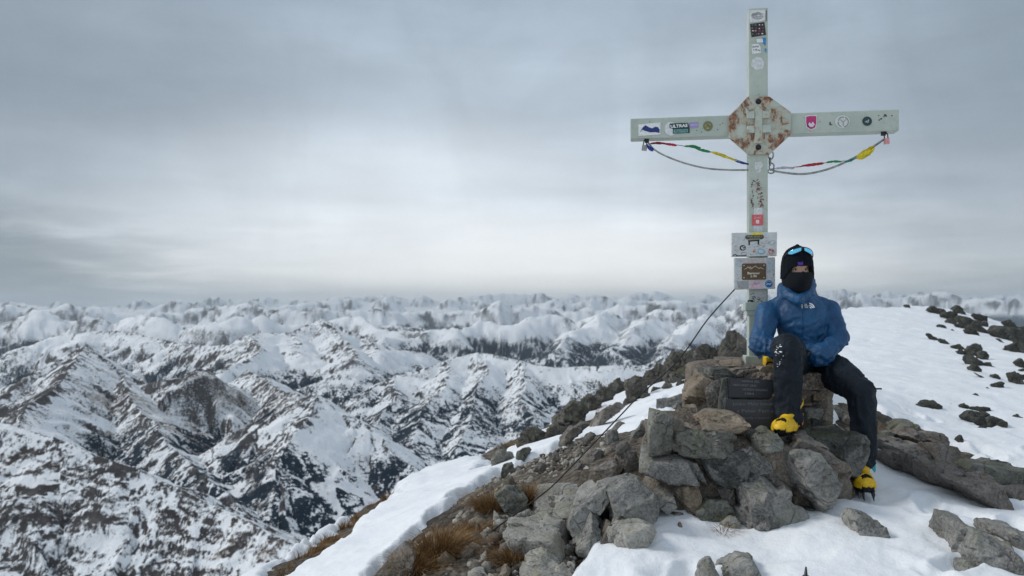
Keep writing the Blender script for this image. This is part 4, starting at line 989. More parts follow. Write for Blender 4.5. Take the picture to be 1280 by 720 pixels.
sticker(arm_r, disc(1084, 151.5, 6, 5.8), (.022, .05, .06), F0, label='small dark green round sticker')
scrib(arm_r, [(1081.5, 152.5), (1083, 151.5), (1086, 151), (1085.5, 149.5)], .8, (.5, .55, .55), F0, 2); scrib(arm_r, [(1083, 152), (1084, 153.5), (1086, 152.2)], .6, (.5, .55, .55), F0, 2)
for x, y, r in ((1099, 150, 1.), (1101.5, 148.5, 1.2), (1106.5, 144, 1.6), (1105, 146, .8), (1108, 145, .9), (1098.4, 144.5, .7), (1115, 144.6, .9), (1025, 152, .5)): sticker(arm_r, disc(x, y, r, r * .8, 7), (.05, .03, .025), F0, 'paint_chip')
# lower post
sticker(post_l, [(944, 203), (953, 201.5), (954, 206), (951, 215), (946, 216.5), (943.5, 209)], (.56, .58, .57), F0, label='peeling pale sticker')
for x, y in ((945, 206), (952, 204), (951, 211), (946, 213)): scrib(post_l, [(x, y), (x + 2, y - 1.5)], .5, (.25, .27, .27), F0, 2)
rgx = random.Random(4)
for k in range(120):                                       # scratched-off stickers: red, black and pale scraps
    u = rgx.random(); x = 940.5 + 15 * min(1, max(0, .3 + u * .55 + rgx.gauss(0, .12))); y = 224 + 37 * u
    if k % 4 == 0: x = 939 + rgx.random() * 3
    sticker(post_l, disc(x, y, rgx.uniform(.35, 1.2), rgx.uniform(.3, 1.0), 5), rgx.choice([(.3, .05, .05), (.42, .12, .12), (.04, .03, .03), (.16, .06, .05), (.55, .56, .54), (.05, .045, .04)]), F0, 'sticker_scrap', level=1 + k % 3)
sticker(post_l, [(942, 260), (953, 259.5), (953.2, 269), (942, 269)], (.6, .62, .63), F0, label='grey white sticker above the red one')
sticker(post_l, [(940, 268.5), (954, 268), (954, 281.5), (940, 282)], (.62, .12, .13), F0, label='square coral red sticker', level=2)
lettering(post_l, 'START', 947, 272.2, 2.4, (.75, .5, .5), F0, 3, 9); sticker(post_l, [(945, 275), (949, 275), (949, 279.5), (945, 279.5)], (.75, .62, .6), F0, level=3)
sticker(post_l, [(942, 282), (953, 282), (953, 290), (942, 290)], (.52, .55, .58), F0)
sticker(post_l, [(937.5, 365), (958.5, 364), (958, 379), (951, 381), (938, 380)], (.48, .50, .48), F0, label='grey scribbled sticker under the boards')
for k in range(16):
    x, y = rgx.uniform(939, 956), rgx.uniform(366, 378); scrib(post_l, [(x, y), (x + rgx.uniform(-3, 3), y + rgx.uniform(-2, 2)), (x + rgx.uniform(-3, 3), y + rgx.uniform(-2, 2))], .5, (.07, .075, .08), F0, 2)
sticker(post_l, [(934.6, 375), (941.5, 375), (941.5, 381.5), (934.6, 381.5)], (.02, .02, .03), F0, level=3); lettering(post_l, '2', 937, 378.2, 3.6, (.6, .6, .62), F0, 4)
sticker(post_l, [(946, 443), (951, 442), (954, 446), (949, 449.5)], (.05, .14, .42), F0 + .026, level=1)
# writing and stickers of the upper board
U0 = BO
sticker(board_u, [(939, 291.2), (952.5, 290.6), (952, 293.5), (939, 294)], (.72, .62, .02), U0, label='yellow strip at the top edge', level=1)
pill = disc(934.5, 296.6, 3, 2.8, 16)[4:13] + disc(952, 296.2, 3, 2.8, 16)[12:] + disc(952, 296.2, 3, 2.8, 16)[:5]
sticker(board_u, pill, (.085, .08, .06), U0, label='dark rounded plate', level=2)
lettering(board_u, 'HRUBY VRCHOL 2', 943.3, 295.4, 1.5, (.5, .48, .38), U0, 3, 17); lettering(board_u, 'VIA KARPATIA', 943.3, 297.8, 1.3, (.5, .48, .38), U0, 3, 13)
for a in ([(935.5, 301.2), (948.8, 300.4)], [(936.5, 301.5), (936.5, 306)], [(948, 300.5), (948, 305.5)]): scrib(board_u, a, 1.8, BK, U0, 1)
sticker(board_u, disc(928.5, 309.8, 3.9, 3.5), (.02, .03, .03), U0, label='black round sticker with white ring'); sticker(board_u, disc(929, 309.8, 2.5, 2.2), (.6, .62, .62), U0, level=2); scrib(board_u, [(928, 308), (929.8, 310.5), (931, 309)], .9, BK, U0, 3)
sticker(board_u, disc(951.5, 314.5, 4.8, 3.4, 16), (.22, .42, .52), U0, label='light blue cloud sticker'); sticker(board_u, disc(951.5, 314.2, 3.3, 2.2, 16), (.5, .62, .68), U0, level=2)
sticker(board_u, disc(964.2, 314.5, 4.0, 3.6, 16), (.58, .28, .26), U0, label='red and pink round sticker'); sticker(board_u, disc(964.2, 314.3, 2.6, 2.2, 12), (.62, .5, .48), U0, level=2)
for a in ([(962, 312.5), (966.5, 313.2)], [(965, 315), (966.8, 313.6)], [(961.5, 311.2), (963, 311.8)]): scrib(board_u, a, .8, (.12, .04, .05), U0, 3)
sticker(board_u, disc(942.5, 313.6, 1.5, 1.8, 9), (.55, .3, .25), U0); scrib(board_u, [(941.5, 315), (943.5, 314.6)], .9, (.2, .06, .06), U0, 2)
sticker(board_u, disc(965.5, 303.2, 3.5, 2.9, 16), (.56, .62, .66), U0); scrib(board_u, disc(965.5, 303.2, 3.2, 2.6, 14) + [(968.7, 303.2)], .4, (.35, .42, .47), U0, 2)
scrib(board_u, [(916, 319.3), (919, 318.2), (921, 319.4)], 1.2, BK, U0, 1); scrib(board_u, [(920.5, 319.8), (933, 319.2)], 1.1, (.06, .06, .06), U0, 1)
for k in range(46):
    x, y = rgx.uniform(917, 968), rgx.uniform(293, 318)
    scrib(board_u, [(x, y), (x + rgx.uniform(-2.5, 2.5), y + rgx.uniform(-.9, .9)), (x + rgx.uniform(-2.5, 2.5), y + rgx.uniform(-.9, .9))], .35, rgx.choice([(.25, .27, .28), (.35, .25, .26), (.3, .36, .42)]), U0, .5, 'pen_scribble')
# lower board: brown plaque
L0 = BO - .012
plq = [(928.5, 329.5), (956.5, 329), (957.5, 330), (957.5, 348.5), (956.5, 349.5), (928.5, 349.8), (927.5, 348.8), (927.5, 330.5)]
pts_ = [face(*q, L0 + .006) for q in plq]; bm = bmesh.new(); add_prism(bm, pts_, -L0 - .006, -L0 + .001); pq = cpart('brown_plaque', bm, flat('plaque_brown', (.105, .062, .028), .45), board_d)
Q0 = L0 + .006
ink = (.68, .62, .5)
lettering(board_d, 'Baranec', 942, 341.4, 3.0, ink, Q0, 1, 14.5, .01, .003); lettering(board_d, '2.185', 942, 345.2, 2.6, ink, Q0, 1, 7.5, .01, .003)
scrib(board_d, [(930.5, 336.6), (933, 335.6), (935, 333.6), (936.5, 334.8), (938, 333.4), (939.5, 335.8), (941, 334.4), (944.5, 332.4), (947, 334.6), (949, 335.6), (951, 334.4), (954.5, 336.4)], .55, ink, Q0, 1)
scrib(board_d, [(936.5, 335.6), (938.5, 336.4), (940.5, 335.2)], .5, ink, Q0, 1)
for x, y in ((930, 331.8), (955, 331.4), (930, 347.2), (955, 347)): sticker(board_d, disc(x, y, .8, .8, 8), (.6, .55, .45), Q0, 'rivet', level=1)
sticker(board_d, [(937.5, 351.5), (953, 351), (953, 360.8), (937.5, 361.2)], (.62, .46, .52), L0, label='pink scribbled sticker')
scrib(board_d, [(941, 357), (943.5, 353), (945, 355.5), (947, 354), (949.5, 353.8)], .5, (.32, .1, .25), L0, 2)
sticker(board_d, disc(961, 354.8, 5.4, 5.2, 24), (.55, .62, .68), L0, label='round blue and white sticker'); sticker(board_d, disc(961, 354.8, 4.7, 4.5, 24), (.025, .13, .36), L0, level=2)
scrib(board_d, [(958, 356), (960, 354.6), (961.5, 355.2), (964, 354.8)], 1.0, (.6, .68, .75), L0, 3); scrib(board_d, disc(961, 354.8, 3.6, 3.4, 20)[10:20], .4, (.5, .6, .72), L0, 3)
sticker(board_d, [(929, 324), (955, 323), (955.5, 328), (929, 328.6)], (.52, .47, .44), L0, label='beige worn strip above the plaque'); sticker(board_d, [(919, 324.5), (926, 324.5), (926, 334), (919, 334)], (.46, .52, .55), L0)
sticker(board_d, [(958, 322.8), (967.5, 322.6), (967.5, 340), (959, 341)], (.44, .50, .53), L0); sticker(board_d, [(921, 351.5), (935.5, 351.2), (936, 360.5), (923, 360.5)], (.36, .37, .37), L0)
for k in range(34):
    x, y = rgx.choice([rgx.uniform(919, 926), rgx.uniform(959, 967), rgx.uniform(920, 936)]), rgx.uniform(324, 360)
    if 926 < x < 936 and y < 351: y = rgx.uniform(351, 360)
    scrib(board_d, [(x, y), (x + rgx.uniform(-1.5, 1.5), y + rgx.uniform(-1.5, 1.5))], .35, rgx.choice([(.22, .24, .25), (.3, .32, .34), (.1, .1, .1)]), L0, 2.5, 'pen_scribble')

# a world point on (or in front of) the cross from a pixel
def on_cross(px, py, off=HALF):
    a, b = face(px, py, off); return base + right * a + fwd * off + Vector((0, 0, b))
def tube_obj(name, pts, r, mat, n=8, parent=None, **kw):
    bm = bmesh.new(); add_tube(bm, pts, r, n); return link(name, bm_mesh(bm, name, True), mat, parent, **kw)
# chain at the neck of the post
ch = empty('chain', on_cross(963, 205, 0), 'short rusty chain hanging right of the post below the octagon', 'chain')
for i, (x, y, rx, rz, tw) in enumerate([(963.5, 194, .017, .028, 0), (962.5, 202, .009, .026, 1), (964.5, 208.5, .016, .024, 0), (964, 214, .022, .014, 0)]):
    c = on_cross(x, y, .02) - ch.location; pts = []
    for k in range(17):
        a = 2 * math.pi * k / 16; pts.append(c + right * (rx * math.cos(a) * (0.35 if tw else 1)) + fwd * (rx * .9 * math.cos(a) if tw else .004 * math.sin(a)) + Vector((0, 0, rz * math.sin(a))))
    bm = bmesh.new(); add_tube(bm, pts, .0052, 7, False); link('chain_link', bm_mesh(bm, 'chain_link', True), M['steel'], ch)
# sagging cables
tube_obj('steel_cable', catmull([on_cross(*q, .03) for q in ((810, 178), (818, 187), (832, 195), (856, 204), (884, 210.5), (912, 212.5), (935, 212.5))], 8), .0062, M['wire_grey'], label='grey cable sagging from the left arm end to the post', cat='cable')
tube_obj('steel_cable', catmull([on_cross(*q, .03) for q in ((966, 213.5), (985, 216.5), (1004, 217.5), (1024, 214.5), (1046, 207.5), (1070, 196), (1092, 183), (1105, 174))], 8), .0072, M['wire_grey'], label='grey cable curving from the chain up to the right arm end', cat='cable')
# prayer flags: crumpled cloth twisted along a cord
def flag_string(cord, flags, label):
    pts = catmull([on_cross(*q, .05) for q in cord], 8); o = empty('prayer_flag_string', pts[0], label, 'flag string')
    bm = bmesh.new(); add_tube(bm, [p - pts[0] for p in pts], .0022, 6); link('cord', bm_mesh(bm, 'cord', True), M['cable'], o)
    rg = random.Random(len(flags) * 3 + int(cord[0][0]))
    for run, wpx, col, drop in flags:
        q = catmull([on_cross(*a, .055) for a in run], 7); bm = bmesh.new(); rows = []
        for i, p in enumerate(q):
            s = i / (len(q) - 1); env = math.sin(math.pi * min(1, max(0, .06 + s * .88))) ** .6; tw = rg.uniform(-1., 1.) + s * 3
            wv = PX(wpx, YC) * env * rg.uniform(.7, 1.15); ring = []
            for k in range(9):
                a = k / 8 * 2 - 1; off = Vector((0, 0, a * wv * .5 - drop * PX(1, YC) * env * (1 - a) * .5)) + fwd * (math.sin(a * 4 + tw) * wv * .34)
                ring.append(bm.verts.new(p + off - pts[0]))
            rows.append(ring)
        for r0, r1 in zip(rows, rows[1:]):
            for k in range(8): bm.faces.new((r0[k], r0[k + 1], r1[k + 1], r1[k]))
        me = bm_mesh(bm, 'flag', True); f = link('flag', me, flat('flag_' + '_'.join(f'{int(c * 255)}' for c in col), col, .8, .3), o)
        sd_ = f.modifiers.new('thickness', 'SOLIDIFY'); sd_.thickness = .0015
    return o
RED, GRN, YEL, BLU = (.42, .03, .045), (.03, .24, .09), (.62, .5, .03), (.03, .06, .28)
flag_string([(810, 180), (822, 179.5), (845, 181), (870, 185.5), (890, 190.5), (912, 197), (936, 205)],
    [([(808, 180), (812, 184.5), (817, 187)], 4.5, BLU, 1.5), ([(813, 179.5), (822, 178.5), (833, 179.3)], 2.6, (.2, .02, .03), .5), ([(829, 179.5), (838, 180.2), (846, 181.6)], 3.0, RED, .4), ([(855, 182.6), (866, 182.5), (876, 185)], 2.6, GRN, .3), ([(867, 183.5), (876, 187), (888, 190)], 3.2, GRN, .3), ([(889, 190), (902, 193.5), (920, 200.5)], 3.4, YEL, .5), ([(919, 201), (928, 203.5), (937, 205.5)], 2.6, BLU, .2)],
    'string of crumpled red, green, yellow and blue flags under the left arm')
flag_string([(966, 211), (985, 210), (1010, 206.5), (1040, 202.5), (1068, 199), (1088, 187), (1106, 174)],
    [([(968, 211), (980, 209.5), (993, 210)], 2.8, (.45, .44, .5), .3), ([(992, 208.8), (1002, 208), (1008, 206.6)], 1.2, RED, 0.), ([(1002, 207.5), (1016, 205.6), (1030, 203.8)], 3.4, RED, .2), ([(1033, 203.2), (1042, 201.6), (1052, 202)], 2.6, GRN, .3), ([(1056, 202.5), (1062, 200.6), (1068, 198.5)], 2.6, (.03, .2, .16), .5), ([(1071, 196), (1082, 190), (1093, 184)], 8.0, YEL, 3.5)],
    'string of white, red, green and yellow flags under the right arm')
# padlocks on the arm ends
def padlock(px, py, col, key, label, tilt):
    o = empty('padlock', on_cross(px, py, .0), label, 'padlock'); o.rotation_euler = (0, tilt, YAW)
    bm = bmesh.new(); add_box(bm, Vector((0, -.03, -.036)), Vector((.036, .02, .04)), bev=.005); link('lock_body', bm_mesh(bm, 'lock_body'), flat(key, col, .35), o)
    bm = bmesh.new(); add_tube(bm, [Vector((.011 * math.cos(a), -.03, .005 + .014 * math.sin(a))) for a in [math.pi * k / 10 for k in range(11)]] , .0038, 7)
    add_tube(bm, [Vector((.011, -.03, -.02)), Vector((.011, -.03, .006))], .0038, 7); add_tube(bm, [Vector((-.011, -.03, -.02)), Vector((-.011, -.03, .006))], .0038, 7)
    link('shackle', bm_mesh(bm, 'shackle', True), M['steel_dark'], o)
    bm = bmesh.new(); add_tube(bm, [Vector((.006 * math.cos(a), -.03 + .012 * math.cos(a), .03 + .018 * math.sin(a))) for a in [2 * math.pi * k / 12 for k in range(13)]], .0035, 6, False); link('link_ring', bm_mesh(bm, 'link_ring', True), M['steel_dark'], o)
    return o
padlock(806.5, 179.5, (.33, .3, .29), 'lock_grey', 'small grey padlock hanging under the left arm end', .15)
padlock(1106, 171, (.62, .27, .27), 'lock_pink', 'pink padlock hanging under the right arm end', -.08)
# eyelets the cables hang from
for q in ((808.5, 177), (1104, 167)):
    x, z = face(*q, .03); bm = bmesh.new(); add_box(bm, Vector((x, -.03, zmid - zh - .012)), Vector((.03, .012, .03)), bev=.003); cpart('eyelet', bm, M['steel_dark'], arm_l if x < 0 else arm_r)
# guy cable to the ground
ga = ground_hit(600, 676)
gp = [(918, 362), (884, 400), (847.5, 450.6), (800, 494), (768.7, 526.5), (698, 600), (675, 620), (648, 640), (620, 660), (600, 677)]
dep = np.linspace(5.28, ga.y / K, len(gp))
lens_ = np.cumsum([0] + [math.hypot(a[0] - b[0], a[1] - b[1]) for a, b in zip(gp, gp[1:])]); lens_ /= lens_[-1]
tube_obj('guy_cable', catmull([P(*q, 5.28 / (1 + s * (5.28 / (ga.y / K) - 1))) for q, s in zip(gp, lens_)], 5), .0044, M['cable'], label='thin black guy cable slanting from the sign boards to the gravel', cat='cable')

# ---- memorial plaques leaning on the pedestal
def plaque(poly, Yd, mat, lines, ink, label, th=.05, sway=.0):
    y = Yd * K; pts = [((q[0] - HX) / FPX * y, (HY - q[1]) / FPX * y) for q in poly]; cx = sum(p[0] for p in pts) / len(pts); cz = min(p[1] for p in pts)
    pts = [(a - cx, b - cz) for a, b in pts]; bm = bmesh.new(); add_prism(bm, pts, 0, th); bmesh.ops.bevel(bm, geom=[e for e in bm.edges], offset=.006, segments=2, affect='EDGES')
    bmesh.ops.triangulate(bm, faces=[f for f in bm.faces if len(f.verts) > 4])
    o = link('memorial_plaque', bm_mesh(bm, 'plaque'), M[mat], None, Vector((cx, y, cz)), label, 'plaque'); o.rotation_euler = (math.radians(-6), 0, 0)
    for s, x, yy, h, wd, rot in lines:
        me = text_mesh(s, .1, .0008); co = np.empty(len(me.vertices) * 3, np.float32); me.vertices.foreach_get('co', co); co = co.reshape(-1, 3); mn, mx = co.min(0), co.max(0)
        px0, pz0 = (x - HX) / FPX * y - cx, (HY - yy) / FPX * y - cz; a = (co[:, 0] - (mn[0] + mx[0]) / 2) * PX(wd, Yd) / (mx[0] - mn[0]); b = (co[:, 2] - (mn[2] + mx[2]) / 2) * PX(h, Yd) / (mx[2] - mn[2])
        out = np.stack([px0 + a * math.cos(rot) - b * math.sin(rot), -.001 + co[:, 1] * 1., pz0 + a * math.sin(rot) + b * math.cos(rot)], 1).astype(np.float32)
        me.vertices.foreach_set('co', out.ravel()); me.update(); link('inscription', me, M[ink], o)
    return o
Z9 = lambda *q: [(885 + x / 6.546, 435 + y / 6.545) for x, y in q]
def z9(x, y): return 885 + x / 6.546, 435 + y / 6.545
plaque(Z9((180,242),(545,262),(525,415),(160,408)), 4.79, 'granite', [('KEMKA ZEL', *z9(355, 274), 2.6, 22, -.04), ('HERCUNST ZINC', *z9(305, 306), 2.6, 30, -.04), ('HOREN GALINO', *z9(388, 342), 2.6, 31, -.04), ('1984', *z9(340, 374), 2.6, 11, -.04)], 'engraved', 'upper smooth black plaque with pale engraved lines, on the pedestal front')
plaque(Z9((165,420),(540,425),(600,428),(606,470),(572,530),(580,600),(560,660),(330,672),(312,600),(140,520)), 4.72, 'granite_rough', [('Jozko Maly Svitek', *z9(375, 462), 4.2, 52, .0), ('a Peter Feri z', *z9(390, 515), 4.2, 46, .0), ('Navzdy v horach', *z9(390, 575), 3.6, 36, .0)], 'engraved_dark', 'lower rough grey black plaque with worn letters, beside the yellow boot', .07)

# ---- yellow thing behind the knee, pole tip in the snow
g = P(962, 458, 5.2); o = empty('yellow_pouch', g, 'yellow pouch half hidden between the post foot and the knee', 'pouch')
bm = bmesh.new(); add_box(bm, Vector((.005, .02, .033)), Vector((.075, .07, .066)), bev=.012); link('pouch_body', bm_mesh(bm, 'pouch', True), M['yellow'], o)
bm = bmesh.new(); add_tube(bm, catmull([Vector((-.03, -.022, .004)), Vector((-.022, -.026, .026)), Vector((0, -.027, .03)), Vector((.02, -.026, .02)), Vector((.026, -.022, .002))], 4), .005, 6); link('strap', bm_mesh(bm, 'strap', True), M['black_cloth'], o)
gx, gy = 1006.5, 722
gg = ground_hit(gx, 752); top = P(1007.5, 708.5, gg.y / K)
o = empty('walking_pole', gg, 'dark pointed tip of a walking pole sticking up at the bottom edge', 'pole')
bm = bmesh.new(); dv = (top - gg); add_tube(bm, [Vector((-.004, 0, -.1)), dv * .5, dv * .72, dv * .74, dv], [.013, .0125, .012, .009, .0035], 12); link('pole_shaft', bm_mesh(bm, 'pole_shaft', True), M['frame_black'], o)
bm = bmesh.new(); add_tube(bm, [dv * .70, dv * .745], .0145, 12); link('collar_ring', bm_mesh(bm, 'collar_ring', True), M['steel_dark'], o)
# ================================================================== the person
def capsule(bm, p0, r0, p1, r1, flat_y=1., n=14, m=5):
    p0, p1 = Vector(p0), Vector(p1); ax = (p1 - p0); L = ax.length; ax = ax.normalized() if L > 1e-6 else Vector((0, 0, 1))
    a = ax.cross(Vector((0, 1, 0)) if abs(ax.y) < .9 else Vector((1, 0, 0))).normalized(); b = ax.cross(a).normalized()
    prof = [(-math.sin(math.pi / 2 * k / m) * r0, math.cos(math.pi / 2 * k / m) * r0) for k in range(m, -1, -1)] + [(L + math.sin(math.pi / 2 * k / m) * r1, math.cos(math.pi / 2 * k / m) * r1) for k in range(0, m + 1)]
    rings = []
    for t, r in prof:
        r = max(r, 1e-4); ring = []
        for k in range(n):
            q = 2 * math.pi * k / n; off = (a * math.cos(q) + b * math.sin(q)) * r + ax * t
            off.y *= flat_y; ring.append(bm.verts.new(p0 + off))
        rings.append(ring)
    for x, y in zip(rings, rings[1:]):
        for k in range(n): bm.faces.new((x[k], x[(k + 1) % n], y[(k + 1) % n], y[k]))
    bm.faces.new(rings[0][::-1]); bm.faces.new(rings[-1])

def blob(prims, voxel, iters=6, fac=.5):
    """One continuous skin over tapered limbs."""
    bm = bmesh.new()
    for p in prims: capsule(bm, *p)
    me = bm_mesh(bm, 'blob'); o = bpy.data.objects.new('blob', me); C.objects.link(o)
    r = o.modifiers.new('r', 'REMESH'); r.mode = 'VOXEL'; r.voxel_size = voxel
    s = o.modifiers.new('s', 'SMOOTH'); s.factor = fac; s.iterations = iters
    out = bpy.data.meshes.new_from_object(o.evaluated_get(bpy.context.evaluated_depsgraph_get())); bpy.data.objects.remove(o); smooth(out); return out
def vn(me):
    n = len(me.vertices); v = np.empty(n * 3, np.float32); q = np.empty(n * 3, np.float32); me.vertices.foreach_get('co', v); me.vertices.foreach_get('normal', q); return v.reshape(-1, 3), q.reshape(-1, 3)
def setv(me, v): me.vertices.foreach_set('co', v.astype(np.float32).ravel()); me.update()
def bvh(me):
    return BVHTree.FromPolygons([v.co[:] for v in me.vertices], [p.vertices[:] for p in me.polygons])

J = dict(pelvis=P(1008, 446, 5.20), belly=P(1006, 424, 5.13), chest=P(1001, 398, 5.10), neck=P(998, 371, 5.09), head=P(997.5, 337, 5.04),
         shR=P(959, 391, 5.13), elR=P(950, 431, 5.00), wrR=P(984, 439, 4.90), shL=P(1037, 390, 5.13), elL=P(1047, 424, 5.03), wrL=P(1020, 444, 4.93),
         hipR=P(997, 452, 5.16), knR=P(986, 436, 4.66), anR=P(986.5, 527, 4.66), hipL=P(1024, 457, 5.16), knL=P(1076, 490, 4.74), anL=P(1078.5, 592, 4.72))
px = lambda n: PX(n, 5.1)
def up(p, dx=0, dy=0, dz=0): return Vector(p) + Vector((px(dx), dy, px(dz)))
# body: one continuous figure beneath the clothes
Hd = J['head']; f = Vector((0, -1, 0))
body_pr = [
 (J['pelvis'], px(24), J['belly'], px(23), .75), (J['belly'], px(23), J['chest'], px(27), .72), (J['chest'], px(25), J['neck'] + Vector((0, 0, -px(6))), px(14), .75),
 (J['shR'], px(11), J['shL'], px(11)), (J['shR'], px(11.5), J['elR'], px(9)), (J['elR'], px(8.5), J['wrR'], px(5.5)), (J['shL'], px(11.5), J['elL'], px(9)), (J['elL'], px(8.5), J['wrL'], px(5.5)),
 (J['wrR'], px(6), up(J['wrR'], 4, .05, 1), px(4.5), .6), (J['wrL'], px(6), up(J['wrL'], -4, .05, 1), px(4.5), .6),
 (J['hipR'], px(15), J['knR'], px(10)), (J['knR'], px(10), J['anR'] + Vector((0, .05, 0)), px(6)), (J['anR'] + Vector((0, .05, 0)), px(6), P(984, 541, 4.68), px(5)), (J['hipL'], px(15), J['knL'], px(10)), (J['knL'], px(10), J['anL'] + Vector((0, .05, 0)), px(6)), (J['anL'] + Vector((0, .05, 0)), px(6), P(1077, 608, 4.74), px(5)),
 (J['neck'] + Vector((0, 0, -px(8))), px(11), Hd + Vector((0, .02, -px(10))), px(11)),
 (Hd + Vector((0, .025, px(5))), px(16), Hd + Vector((0, .02, px(9))), px(15.5)), (Hd + Vector((0, 0, -px(4))), px(14), Hd + Vector((0, -.01, -px(14))), px(10.5)),
]
bme = blob(body_pr, .008, 5)
v, n = vn(bme)                                              # face: brow, nose, sockets, cheeks
hx, hy, hz = Hd
eye_z = hz - px(0.6)
def bump_at(cx, cz, sx, sz, amt):
    d = np.exp(-((v[:, 0] - cx) / sx) ** 2 - ((v[:, 2] - cz) / sz) ** 2) * (v[:, 1] < hy - .02); v[:, 1] -= amt * d
bump_at(hx, eye_z - px(5), px(2.6), px(5), .026); bump_at(hx, eye_z - px(8), px(3.2), px(2.2), .012)
for s in (-1, 1): bump_at(hx + s * px(6.2), eye_z, px(3.2), px(2.2), -.012); bump_at(hx + s * px(6.2), eye_z + px(4.2), px(5), px(1.6), .008); bump_at(hx + s * px(8), eye_z - px(6), px(4), px(3), .006)
setv(bme, v)
person = link('person', bme, M['skin'], None, None, 'person in blue jacket, black balaclava and yellow boots seated on the pedestal beside the cross', 'person')
bt = bvh(bme)
def front_of(tree, x, z, y0=3.):
    h = tree.ray_cast(Vector((x, y0, z)), Vector((0, 1, 0))); return h[0].y if h[0] else None
def uvball(bm, c, r, sy=1., sz=1., sx=1.):
    q = bmesh.ops.create_uvsphere(bm, u_segments=16, v_segments=10, radius=r); bmesh.ops.scale(bm, verts=q['verts'], vec=(sx, sy, sz)); bmesh.ops.translate(bm, verts=q['verts'], vec=c)
for s in (-1, 1):
    ex_ = hx + s * px(6.2); ey_ = front_of(bt, ex_, eye_z)
    bm = bmesh.new(); uvball(bm, Vector((ex_, ey_ + .006, eye_z)), .011, 1, .62, 1.15); e = link('eye', bm_mesh(bm, 'eye', True), M['eye_white'], person)
    bm = bmesh.new(); uvball(bm, Vector((ex_, ey_ - .0035, eye_z)), .0058, .5, .9); link('iris', bm_mesh(bm, 'iris', True), M['iris'], e)
    bm = bmesh.new(); add_tube(bm, [Vector((ex_ + a * .018, ey_ - .004 + abs(a) * .006, eye_z + .0068 - .0045 * a * a)) for a in (-1, -.6, -.2, .2, .6, 1)], .0022, 6); link('eyelid', bm_mesh(bm, 'eyelid', True), M['brow'], e)
    bm = bmesh.new(); add_tube(bm, [Vector((ex_ + a * .021, ey_ - .006 + abs(a) * .008, eye_z + .0175 - .006 * a * a)) for a in (-1, -.6, -.2, .2, .6, 1)], [.002, .0032, .0036, .0036, .003, .002], 6); link('eyebrow', bm_mesh(bm, 'eyebrow', True), M['brow'], person)

# knitted shells round the head
PROF = [(306.2, 1.2), (307.5, 4), (309.5, 8.2), (312, 11.4), (316, 14.2), (321, 16.4), (327, 17.7), (334, 18.3), (341, 18.7), (348, 18.7), (354, 17.8), (360, 16), (366, 13.2), (371, 11), (377, 9.5)]
def prof(py): return float(np.interp(py, [p[0] for p in PROF], [p[1] for p in PROF]))
def head_pt(u, py, grow=0.):
    """u: angle about the head, 0 to the front (-Y), positive to the picture's right."""
    w = px(prof(py)) + grow; dpt = w * 1.16
    yy = hy + .018 - dpt * math.cos(u)
    if math.cos(u) > 0: yy -= .016 * math.exp(-(u / .5) ** 2) * math.exp(-((py - 352) / 9) ** 2)      # nose and chin under the knit
    return Vector((hx + w * math.sin(u), yy, (HY - py) / FPX * 5.04 * K))
def shell(name, rows, inside, grow, mat, rib=0.):
    nu = 96; V = []; keep = []; F = []; uv = []
    for j, py in enumerate(rows):
        for i in range(nu):
            u = 2 * math.pi * i / nu - math.pi
            g = grow + rib * math.cos(u * 48) + .0012 * mnoise.noise(Vector((u * 3, py * .2, 3)))
            V.append(head_pt(u, py, g)); uv.append((i / nu, j / len(rows)))
    for j in range(len(rows) - 1):
        for i in range(nu):
            u = 2 * math.pi * (i + .5) / nu - math.pi; py = (rows[j] + rows[j + 1]) / 2
            if inside(u, py): F.append((j * nu + i, j * nu + (i + 1) % nu, (j + 1) * nu + (i + 1) % nu, (j + 1) * nu + i))
    me = bpy.data.meshes.new(name); me.from_pydata(V, [], F); smooth(me)
    ul = me.uv_layers.new(name='UV')
    for lp in me.loops: ul.data[lp.index].uv = uv[lp.vertex_index]
    o = link(name, me, mat, person); s = o.modifiers.new('t', 'SOLIDIFY'); s.thickness = .006; s.offset = 1
    return o
def brow_line(u): return 333.0 + 1.6 * (abs(u) / .75) ** 2 + max(0, abs(u) - .66) * 18
rows_ = [306.2, 307, 308, 309.2] + list(np.arange(310.5, 352, .9))
hat = shell('beanie', rows_, lambda u, py: py < min(brow_line(u), 348), .004, M['knit'], .0012)
bal = shell('balaclava', list(np.arange(322, 377, .9)), lambda u, py: not (abs(u) < .70 and 330 < py < 340.4 + .8 * abs(u)), -.0015, M['black_cloth'])
# top knot of the hat
bm = bmesh.new(); uvball(bm, Vector((hx, hy + .012, (HY - 306.6) / FPX * 5.04 * K)), .012, 1, .7); link('hat_tip', bm_mesh(bm, 'hat_tip', True), M['knit'], hat)
# purple tag on the hat
bm = bmesh.new(); q = [bm.verts.new(head_pt(u, py, .0125)) for u, py in ((-.34, 328.6), (-.30, 332.2), (-.02, 332.0), (-.04, 328.2))]; bm.faces.new(q); tg = link('woven_tag', bm_mesh(bm, 'tag'), M['purple'], hat); s = tg.modifiers.new('t', 'SOLIDIFY'); s.thickness = .002
for cut in ((-.17, 328.2),):
    bm = bmesh.new(); q = [bm.verts.new(head_pt(u, py, .016)) for u, py in ((-.2, 328.0), (-.17, 330.0), (-.14, 328.0))]; bm.faces.new(q); s = link('tag_notch', bm_mesh(bm, 'tag_notch'), M['knit'], hat).modifiers.new('t', 'SOLIDIFY'); s.thickness = .002
